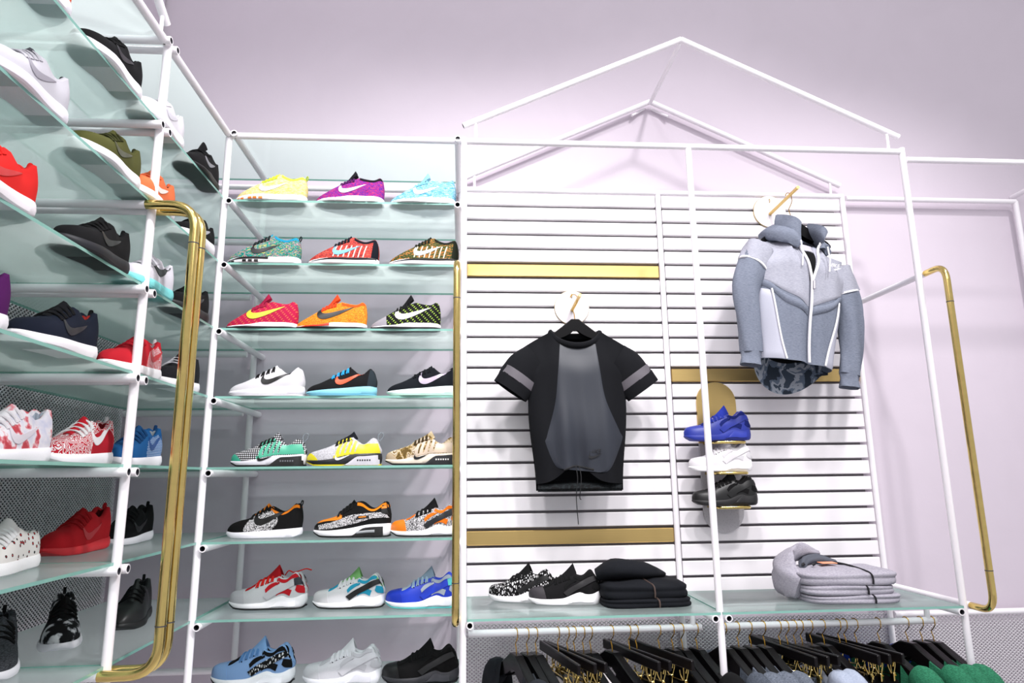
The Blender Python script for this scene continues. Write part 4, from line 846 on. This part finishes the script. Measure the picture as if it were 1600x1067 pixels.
for i, x in enumerate((2.068, 2.096, 2.126, 2.296, 2.32, 2.361)):
    clamp_hanger(hl(x), A0 - .06 + (-.08, .02, .08, -.10, .0, .05)[i], 'dark wooden clip hanger with brass clips, %s bar from the left on the right rail' % ('first', 'second', 'third', 'fourth', 'fifth', 'sixth')[i], 'clip hangers on the right rail')
    gm = (K('safari', '2a303a', '8a93a4'), K('safari', '2a303a', '8a93a4'), greyd2, blk, blk, blk)[i]
    mb = MB(); rows = []
    for k in range(13):
        y = lerp(-.155, .10, k / 12); rows.append([(sx * (.006 + .010 * dn), y, -.085 - .30 * dn + .004 * math.sin(7 * k + i)) for sx, dn in ((-1, 1), (-1, .5), (-1, .1), (0, 0), (1, .1), (1, .5), (1, 1))])
    mb.grid(np.array(rows)); p = mb.build('clipped_trousers', gm); p.location = (hl(x)[0], .12, hl(x)[2]); p.rotation_euler = (0, 0, A0 - .06 + (-.08, .02, .08, -.10, .0, .05)[i])
    tag(p, '%s trousers held by the %s clip hanger on the right rail' % ('black' if gm is blk else 'grey', ('first', 'second', 'third', 'fourth', 'fifth', 'sixth')[i]), 'trousers', 'trousers on the right rail')
# ---- wall discs with pegs
M_DISC = plain('satin_steel_disc', 'd8d2d8', 0.35, 0.35, nscale=80)
def disc_peg(x, z, y0, y1, label, white=False):
    o = tag(empty('hanging_disc', (x, BY - .004, z)), label, 'wall hook'); mb = MB()
    mb.sweep([(0, 0, 0), (0, -.006, 0)], .078, 40); mb.build('disc', M_DISC if not white else plain('white_disc', 'efe9ec', .4), o, sharp=30)
    tubeobj('rim', [(0, .001, 0), (0, -.003, 0)], o, r=.0795, mat=M_BRASS, n=40)
    mb = MB(); mb.sweep([(0, -.006, -.012), (0, y1 - BY + .004, .0)], .0075, 14); mb.build('peg', M_BRASS_SAT, o)
    mb = MB(); mb.sweep(cat([(0, -.006, .062), (0, -.014, .060), (0, -.016, .050), (0, -.010, .044)], 8), .002, 6); mb.build('pin', M_BRASS, o)
    return o
disc_peg(1.388, 2.246, BY, .25, 'round steel disc with brass peg holding the black T-shirt')
disc_peg(2.352, 2.722, BY, .19, 'round white disc with brass peg holding the grey jacket', True)
# ---- garments with a front surface
class Body:
    def __init__(s, w, d, zh, zs, neck, fold): s.w, s.d, s.zh, s.zs, s.neck, s.fold = w, d, zh, zs, neck, fold
    def y(s, x, v, front):
        W = s.w(v); q = max(0., 1 - (x / W) ** 2) ** .45; dd = s.d(v); top = float(sstep(.75, 1, v)); nk = 1 - float(sstep(s.neck * .8, s.neck * 1.5, abs(x)))
        dd = lerp(dd, .004 + .035 * nk, top); return (-1 if front else 1) * dd * q + (s.fold(x, v) * q if front else 0)
    def P(s, u, v, front):
        x = u * s.w(v); return (x, s.y(x, v, front), lerp(s.zh(x, front), s.zs(x, front), v))
    def F(s, x, z):
        v = min(1, max(0, (z - s.zh(x, True)) / (s.zs(x, True) - s.zh(x, True)))); x = max(-s.w(v) * .999, min(s.w(v) * .999, x)); return s.y(x, v, True)
    def sheet(s, front, name, mat, par, nu=44, nv=36, off=0.0, v0=0.0):
        us = np.sin(np.linspace(-1, 1, nu) * math.pi / 2); G = [[Vn(s.P(u, v, front)) + Vn((0, off, 0)) for v in np.linspace(v0, 1, nv)] for u in us]
        mb = MB(); mb.grid(np.array(G)); return mb.build(name, mat, par, sharp=80)
    def patch(s, L, Rr, name, mat, par, n=24, m=14, off=.003):
        a = cat(L, n); b = cat(Rr, n); G = []
        for i in range(n):
            row = []
            for j in range(m):
                x, z = lerp(a[i], b[i], j / (m - 1)); row.append((x, s.F(x, z) - (off if 0 < j < m - 1 and 0 < i < n - 1 else off * .2), z))
            G.append(row)
        mb = MB(); mb.grid(np.array(G)); return mb.build(name, mat, par, sharp=80)
    def line(s, pts, name, mat, par, r=.003, n=24, off=.003, sec=(1.6, .7)):
        c = cat(pts, n); mb = MB(); mb.sweep([(x, s.F(x, z) - off, z) for x, z in c], r, 6, sec=None); return mb.build(name, mat, par)
# black T-shirt
TX, TY, TZ = 1.372, .31, 2.262
shirt_h = shoulder_hanger((1.372, .305, 2.153), math.pi / 2 + .0, 'black wooden hanger carrying the black T-shirt', 'display hangers', hook_h=.095, th=.022, span=.112, drop=.075)
ts = tag(empty('t_shirt', (TX, TY, 1.44)), 'black short-sleeved top with drawstring hem and slate satin front, hanging on the slats', 'shirt')
navy = cloth('1b1e26', 'black_jersey'); satin = plain('slate_satin', '262a33', 0.5, nscale=500, bump=.1); mesh_in = plain('grey_sheer_mesh', '5a565c', .7, nscale=300, bump=.3)
bd = Body(w=lambda v: lerp(lerp(.178, .205, float(sstep(0, .55, v))), .235, float(sstep(.6, 1, v))), d=lambda v: lerp(.045, .06, float(sstep(0, .5, v))),
          zh=lambda x, f: (.03 + .075 * math.exp(-((x + .02) / .075) ** 2)) if f else .004,
          zs=lambda x, f: (lerp(.592 if f else .645, .655, min(1, (abs(x) / .105) ** 2)) if abs(x) < .105 else .655 - .072 * ((abs(x) - .105) / .13) ** 1.2), neck=.10,
          fold=lambda x, v: (.010 * math.sin(38 * x + 1) + .008 * math.sin(71 * x + 2 + 3 * v)) * (1 - v) ** 1.3 - .012 * math.exp(-((v - .25) / .2) ** 2))
bd.sheet(False, 'back_panel', navy, ts); bd.sheet(True, 'front_panel', navy, ts)
bd.patch([(-.072, .60), (-.085, .48), (-.10, .35), (-.135, .22), (-.14, .19), (-.10, .10), (-.045, .085)], [(.078, .60), (.09, .48), (.11, .36), (.165, .24), (.175, .20), (.11, .08), (.03, .088)], 'satin_panel', satin, ts, n=40, m=26)
bd.line([(-.07, .085), (-.02, .10), (.05, .085)], 'gather_seam', plain('matte_black', '0f0f12', .8), ts, r=.004)
cam_h = K('camo', '1c2227', '343c40', '14171a')
G = [[(x, yy, z) for x in np.linspace(-.172, .172, 24)] for yy, z in ((.0, .002), (-.020, .000), (-.036, .012), (-.02, .03), (.03, .04))]
G = np.array(G); G[..., 1] *= np.sqrt(np.clip(1 - (G[..., 0] / .18) ** 2, 0, 1)); mb = MB(); mb.grid(G); mb.build('hem_band', cam_h, ts)
ring = [(.105 * math.cos(a), -.045 * math.sin(a) if math.sin(a) > 0 else -.03 * math.sin(a), .655 - (.063 * max(0, math.sin(a)) ** 1.2 if math.sin(a) > 0 else .01 * -math.sin(a))) for a in np.linspace(0, 2 * math.pi, 41)]
mb = MB(); mb.sweep(ring, .0115, 10, sec=(1.0, 1.3), caps=False); mb.build('collar', navy, ts)
for sg in (-1, 1):
    limb([(sg * .165, 0, .535), (sg * .215, -.003, .50), (sg * .262, -.005, .438), (sg * .275, -.006, .415)], [.078, .080, .078, .075], 'sleeve', navy, ts, sec=(.5, 1.0), wob=.03, seed=sg)
    limb([(sg * .232, -.006, .472), (sg * .242, -.007, .458), (sg * .253, -.008, .443)], [.0815, .0805, .0795], 'mesh_insert', mesh_in, ts, sec=(.52, 1.0), wob=.03, rings=8, seed=sg)
    limb([(sg * .252, -.006, .447), (sg * .266, -.006, .428), (sg * .280, -.006, .408)], [.082, .0805, .079], 'cuff', navy, ts, sec=(.53, 1.0), wob=.02, rings=8, seed=sg)
for a, b in ((-.026, -.125), (-.012, -.03)):
    mb = MB(); mb.sweep(cat([(a, -.075, .10), (a + .004, -.085, .05), (a - .002, -.075, -.02), (a + .004, -.07, b)], 14), .0018, 5); mb.build('drawstring', plain('cord_black', '141417', .7), ts)
lm = plain('print_black', '0c0c10', .5); yy = bd.F(.055, .14) - .006
text_mesh('NIKE', .022, 'chest_lettering', lm, ts, (.055, yy, .150), (math.pi / 2, 0, 0)); flat_emblem('chest_emblem', lm, ts, .03, yy, .128, .055)
# grey hooded jacket
jk_rot = (0, .14, .20); jh = (2.336, .262, 2.728)
shoulder_hanger((2.345, .262, 2.594), math.pi / 2 + .12, 'black wooden hanger carrying the grey hooded jacket', 'display hangers', hook_h=.118, th=.028, span=.17, drop=.10)
jk = tag(empty('hooded_jacket', (2.366, .262, 2.572), jk_rot), 'grey two-tone hooded windbreaker with white zip hanging from the upper peg', 'jacket')
jl = K('brushed', 'a6a8b6', 'c2c2ce', scale=.6); jd = K('brushed', '7a8294', '9097a6', scale=.6); jp = plain('silver_nylon', 'b4b5c2', .4, nscale=300, bump=.1); wz = plain('white_zip', 'f2f0f2', .4); jb = cloth('101014')
jb_camo = K('camo', '4a5768', '77869a', 'b8c0cc', '5a687c', scale=.3)
bj = Body(w=lambda v: lerp(lerp(.175, .212, float(sstep(0, .6, v))), .245, float(sstep(.6, 1, v))), d=lambda v: lerp(.085, .10, float(sstep(0, .5, v))),
          zh=lambda x, f: -.635 if f else -.645 - .10 * max(0, 1 - (x / .165) ** 2) ** .8,
          zs=lambda x, f: (-.10 if f else -.06) if abs(x) < .08 else -.075 - .085 * ((abs(x) - .08) / .165) ** 1.1, neck=.085,
          fold=lambda x, v: (.009 * math.sin(34 * x + .5) + .006 * math.sin(63 * x + 4 * v)) * (1 - .6 * v) - .010 * math.exp(-((v - .9) / .1) ** 2))
bj.sheet(False, 'back_panel', jb_camo, jk); bj.sheet(True, 'front_panel', jd, jk); bj.sheet(False, 'lining', jb, jk, off=-.006, v0=.20)
bj.patch([(-.238, -.12), (-.225, -.20), (-.21, -.275), (-.208, -.30)], [(-.002, -.10), (-.002, -.20), (-.002, -.30), (-.002, -.40)], 'yoke', jl, jk, n=24, m=24, off=.006)
bj.patch([(.002, -.10), (.002, -.20), (.002, -.30), (.002, -.40)], [(.238, -.12), (.225, -.20), (.21, -.275), (.208, -.30)], 'yoke', jl, jk, n=24, m=24, off=.006)
for sg in (-1, 1):
    bj.patch([(sg * .208, -.295), (sg * .17, -.315), (sg * .10, -.365), (sg * .005, -.40)], [(sg * .208, -.325), (sg * .17, -.345), (sg * .10, -.398), (sg * .005, -.437)], 'yoke_band', jd, jk, n=24, m=5, off=.009)
    bj.patch([(sg * .205, -.34), (sg * .197, -.45), (sg * .185, -.55), (sg * .17, -.633)], [(sg * .165, -.35), (sg * .14, -.45), (sg * .115, -.55), (sg * .09, -.633)], 'side_panel', jp, jk, n=20, m=10, off=.006)
    bj.line([(sg * .165, -.345), (sg * .14, -.45), (sg * .115, -.55), (sg * .09, -.633)], 'piping', wz, jk, r=.0042, off=.007)
    if sg < 0: path = [(-.195, -.02, -.155), (-.235, -.03, -.25), (-.262, -.035, -.36), (-.240, -.035, -.50), (-.222, -.03, -.62)]
    else: path = [(.215, 0, -.155), (.258, -.005, -.27), (.28, -.01, -.40), (.285, -.01, -.52), (.275, -.01, -.63)]
    sl = limb(path, [.062, .062, .060, .056, .050, .048], 'sleeve', jd, jk, sec=(.72, 1.0), wob=.06, seed=sg * 2, rings=30)
    e = path[-1]; limb([(e[0], e[1], e[2] + .012), (e[0], e[1], e[2] - .022), (e[0], e[1], e[2] - .055)], [.044, .041, .046], 'cuff', jd, jk, sec=(.8, 1), wob=.07, rings=10, seed=1)
    sp = limb([path[0], tuple(lerp(Vn(path[0]), Vn(path[1]), .5)), tuple(lerp(Vn(path[0]), Vn(path[1]), .95))], [.064, .065, .0645], 'shoulder_panel', jl, sl, sec=(.73, 1.0), wob=.06, rings=10, seed=sg * 2)
    q = lerp(Vn(path[0]), Vn(path[1]), .95); d = (Vn(path[1]) - Vn(path[0])); d /= np.linalg.norm(d)
    tubeobj('piping', [tuple(q - d * .004), tuple(q + d * .004)], sl, r=.0655, mat=wz, n=22, sec=(.74, 1.0))
# open neck, zip, hood
bj.patch([(-.03, -.10), (-.028, -.16), (-.018, -.22), (-.002, -.285)], [(.052, -.10), (.045, -.16), (.022, -.22), (.002, -.285)], 'neck_opening', jb, jk, n=16, m=6, off=.010)
bj.patch([(-.028, -.105), (-.026, -.13), (-.024, -.15)], [(.048, -.105), (.044, -.13), (.04, -.15)], 'neck_tape', plain('heather_tape', 'b2b0ba', .8), jk, n=8, m=6, off=.014)
bj.line([(-.034, -.035), (-.034, -.10), (-.030, -.16), (-.018, -.22), (-.001, -.285), (.002, -.38), (.0, -.46), (.004, -.55), (.012, -.633)], 'zip', wz, jk, r=.0058, n=50, off=.014)
bj.line([(.10, -.055), (.075, -.10), (.048, -.16), (.022, -.22), (.003, -.285)], 'zip', wz, jk, r=.0058, n=26, off=.014)
limb([(-.045, -.085, -.13), (-.09, -.075, -.095), (-.13, -.01, -.065), (-.10, .065, -.045), (0, .10, -.07), (.09, .07, -.05), (.125, 0, -.08), (.105, -.07, -.115)], [.016, .028, .032, .034, .04, .034, .030, .020], 'hood', jd, jk, sec=(.7, 1.25), wob=.10, rings=44, n=18, caps=True)
for A, B in (([(-.034, -.02), (-.036, -.06), (-.033, -.105)], [(-.115, .02), (-.12, -.03), (-.10, -.10)]), ([(.10, -.035), (.085, -.07), (.066, -.115)], [(.045, .015), (.055, -.03), (.12, -.115)])):
    a = cat(A, 10); b = cat(B, 10); G = [[(lerp(a[i], b[i], j / 7)[0], -.078 + .06 * (j / 7) ** 2 - .012 * math.sin(math.pi * j / 7), lerp(a[i], b[i], j / 7)[1]) for j in range(8)] for i in range(10)]
    mb = MB(); mb.grid(np.array(G)); G2 = np.array(G); G2[..., 1] += .008; mb.grid(G2); mb.build('collar_flap', jd, jk)
for x0 in (-.058, .075):
    mb = MB(); mb.sweep([(x0, -.107, -.12), (x0 + .004, -.118, -.18), (x0 + .002, -.118, -.235)], .0032, 6); mb.build('drawcord', wz, jk)
yy = bj.F(.115, -.20) - .008
text_mesh('NIKE', .026, 'chest_lettering', wz, jk, (.115, yy, -.20), (math.pi / 2, 0, 0)); flat_emblem('chest_emblem', wz, jk, .085, yy, -.222, .07)
mb = MB(); mb.sweep([(.004, bj.F(.004, -.30) - .02, -.29), (.004, bj.F(.004, -.32) - .022, -.325)], .006, 8); mb.build('zip_pull', plain('steel_pull', 'b8b4ba', .3, .8), jk)
# ---- wall plate with three brass loops and sneakers
wp = tag(empty('shoe_wall_plate', (2.022, BY - .004, 1.58)), 'tall pill-shaped brass and white plate with three brass loops on the slats', 'wall display')
def pill(w, z0, z1, y0, y1, cap0, cap1):
    out = []
    if cap1: out += [(w * math.cos(a), z1 - w + w * math.sin(a)) for a in np.linspace(0, math.pi, 19)]
    else: out += [(w, z1), (-w, z1)]
    if cap0: out += [(w * math.cos(a), z0 + w + w * math.sin(a)) for a in np.linspace(math.pi, 2 * math.pi, 19)]
    else: out += [(-w, z0), (w, z0)]
    mb = MB(); n = len(out); mb.add([(x, y0, z) for x, z in out] + [(x, y1, z) for x, z in out], [(i, (i + 1) % n, n + (i + 1) % n, n + i) for i in range(n)] + [tuple(range(n)), tuple(range(n, 2 * n))]); return mb
pill(.089, .055, .325, -.010, 0, False, True).build('upper_plate', M_BRASS_SAT, wp, smooth=False); pill(.089, -.325, .055, -.010, 0, True, False).build('lower_plate', K('petals', 'd9d6da', 'b4b0b6', 'c8c4ca', scale=2.5), wp, smooth=False)
for i, z in enumerate((1.633, 1.505, 1.366)):
    c = []
    for a in np.linspace(-math.pi / 2, math.pi / 2, 10): c.append((.045 + .022 * math.cos(a), -.125 + .022 * math.sin(a), z - 1.58))
    P = [(.067, -.01, z - 1.58), (.067, -.10, z - 1.58)] + [(.045 + .022 * math.cos(a), -.118 - .022 * math.sin(a), z - 1.58) for a in np.linspace(.1, math.pi / 2, 6)] + [(-.045 - .022 * math.sin(a), -.118 - .022 * math.cos(a), z - 1.58) for a in np.linspace(0, math.pi / 2 - .1, 6)] + [(-.067, -.10, z - 1.58), (-.067, -.01, z - 1.58)]
    mb = MB(); mb.sweep(P, .0065, 10); mb.build('loop_bracket', M_BRASS, wp)
for x0, x1, z, lab, m, st, sole, fo, ln in ((1.842, 2.124, 1.640, 'royal blue strapped sneaker, topmost on the wall plate', '2a3aa6', '2234a0', '2436a4', '2a3cb0', '1c2a80'), (1.854, 2.120, 1.512, 'white strapped sneaker, middle one on the wall plate', 'f0edf0', 'eae7ea', 'f2f0f2', 'f0eef0', 'dcdade'), (1.860, 2.132, 1.373, 'black strapped sneaker, lowest on the wall plate', '201f22', '1a191c', '2a282b', '302e31', '141316')):
    shoe('huarache', x1 - x0, ((x0 + x1) / 2, .375, z + .0005), -.03, lab, leather(m), sole, lace=m, lining=ln, tonguec=m, extra=ex_huarache(ln, st, None, fo, m), group='sneakers on the wall plate')
# ---- folded clothes
def folded(name, loc, rz, w, d, h, mat, label, group, seed=0, lean=0.0, zipm=None, zx=.15, dome=.0, layers=2):
    """soft folded garment: rounded slab with fold grooves round the rim and a sagging top"""
    o = tag(empty(name, loc, (0, 0, rz)), label, 'folded top', group); n = 72; m = 22; rows = []; rng = np.random.RandomState(seed); ph = rng.uniform(0, 6, 6)
    def rad(a):
        c, s_ = abs(math.cos(a)), abs(math.sin(a)); p = 5.0; return 1 / ((c / (w / 2)) ** p + (s_ / (d / 2)) ** p) ** (1 / p)
    for i in range(n):
        a = 2 * math.pi * i / n; r = rad(a); col = []
        for j in range(m):
            t = j / (m - 1)
            if t < .62:   # rim going up
                f = t / .62; bul = abs(math.sin(f * math.pi * layers)) ** .5; k = 1 - .035 + .035 * bul + .010 * math.sin(3 * a + ph[0] + 5 * f); z = h * f ** .9 * (1 + .05 * math.sin(2 * a + ph[1]) * f); k *= 1 - .04 * max(0, f - .85) / .15
            else:         # top towards the middle
                f = (t - .62) / .38; k = .96 * (1 - f); z = h * (1 + .05 * math.sin(2 * a + ph[1]) * (1 - f)) + dome * math.sin(f * math.pi / 2) + .004 * math.sin(5 * a + ph[2] + 4 * f) * (1 - f)
            col.append((r * k * math.cos(a) + lean * z, r * k * math.sin(a), max(z, 0)))
        rows.append(col)
    mb = MB(); mb.grid(np.array(rows), closed_u=True); mb.f.append(tuple(i * m for i in range(n))); mb.mi.append(0); mb.build('body', mat, o, sharp=70)
    if zipm:
        y0 = -d / 2; P = [(zx, y0 - .004, h * .12), (zx, y0 - .006, h * .5), (zx - .002, y0 + .002, h * .93), (zx - .012, y0 + .04, h * 1.04 + .004), (zx - .03, y0 + .12, h * 1.03 + dome * .8 + .003), (zx - .05, y0 + .18, h * 1.02 + dome + .003)]
        mb = MB(); mb.sweep(cat(P, 20), .0035, 6, sec=(1.6, .8)); mb.build('zip', zipm, o)
    return o
SZ = ZS + R + .008
bkc = plain('black_fleece', '111318', .9, nscale=260, bump=.5, spec=.2); dzip = plain('taupe_zip', '5c4c46', .5); gry = K('brushed', 'a09daa', 'c6c2cc', scale=.8); gzip = plain('black_zip', '18171b', .5)
folded('folded_sweatshirt', (1.58, .205, SZ), .02, .335, .24, .030, bkc, 'black folded zip top, lowest of the black pile', 'black folded tops', 1, zipm=dzip, zx=.03)
f2 = folded('folded_sweatshirt', (1.575, .21, SZ + .0305), .03, .325, .235, .048, bkc, 'black folded zip top with a hood laid on it', 'black folded tops', 2, zipm=dzip, zx=.02, dome=.018)
limb([(-.165, .01, .072), (-.10, -.005, .094), (-.01, -.0, .088), (.055, .03, .074), (.10, .05, .064)], [.035, .062, .055, .040, .022], 'hood', bkc, f2, sec=(1.35, .62), wob=.04, rings=26, caps=True, seed=3)
limb([(-.03, -.055, .072), (.0, -.02, .098), (.015, .05, .095)], [.006, .007, .006], 'hood_hem', bkc, f2, rings=12, n=8, caps=True)
folded('folded_hoodie', (2.36, .19, SZ), -.04, .36, .27, .030, gry, 'grey folded hoodie, lowest of the grey stack', 'grey folded hoodies', 4, zipm=gzip, zx=.055)
folded('folded_hoodie', (2.345, .19, SZ + .0305), -.02, .345, .265, .034, gry, 'grey folded hoodie, middle of the grey stack', 'grey folded hoodies', 5, zipm=gzip, zx=.045)
f3 = folded('folded_hoodie', (2.35, .19, SZ + .065), -.05, .37, .265, .044, gry, 'grey folded hoodie with hood and orange tag, top of the grey stack', 'grey folded hoodies', 6, zipm=gzip, zx=.065, dome=.012)
limb([(-.175, -.06, -.015), (-.205, .0, .02), (-.185, .05, .065), (-.12, .08, .095), (-.03, .10, .085)], [.035, .05, .05, .045, .02], 'hood', gry, f3, sec=(.6, 1.35), wob=.12, rings=28, caps=True, seed=5)
limb([(-.14, -.01, .046), (-.11, .03, .068), (-.05, .055, .072), (.03, .065, .058)], [.010, .018, .020, .010], 'hood_lining', cloth('70747f'), f3, rings=16, caps=True, wob=.12)
MB().box((-.035, .0, .066), (.06, .045, .003), bev=.001).build('neck_tag', plain('orange_tag', 'ee9a74', .5), f3, smooth=False)
for x in (-.14, -.10): tubeobj('eyelet', [(x, -.012, .06), (x + .01, -.016, .066)], f3, r=.006, mat=gzip, n=10)
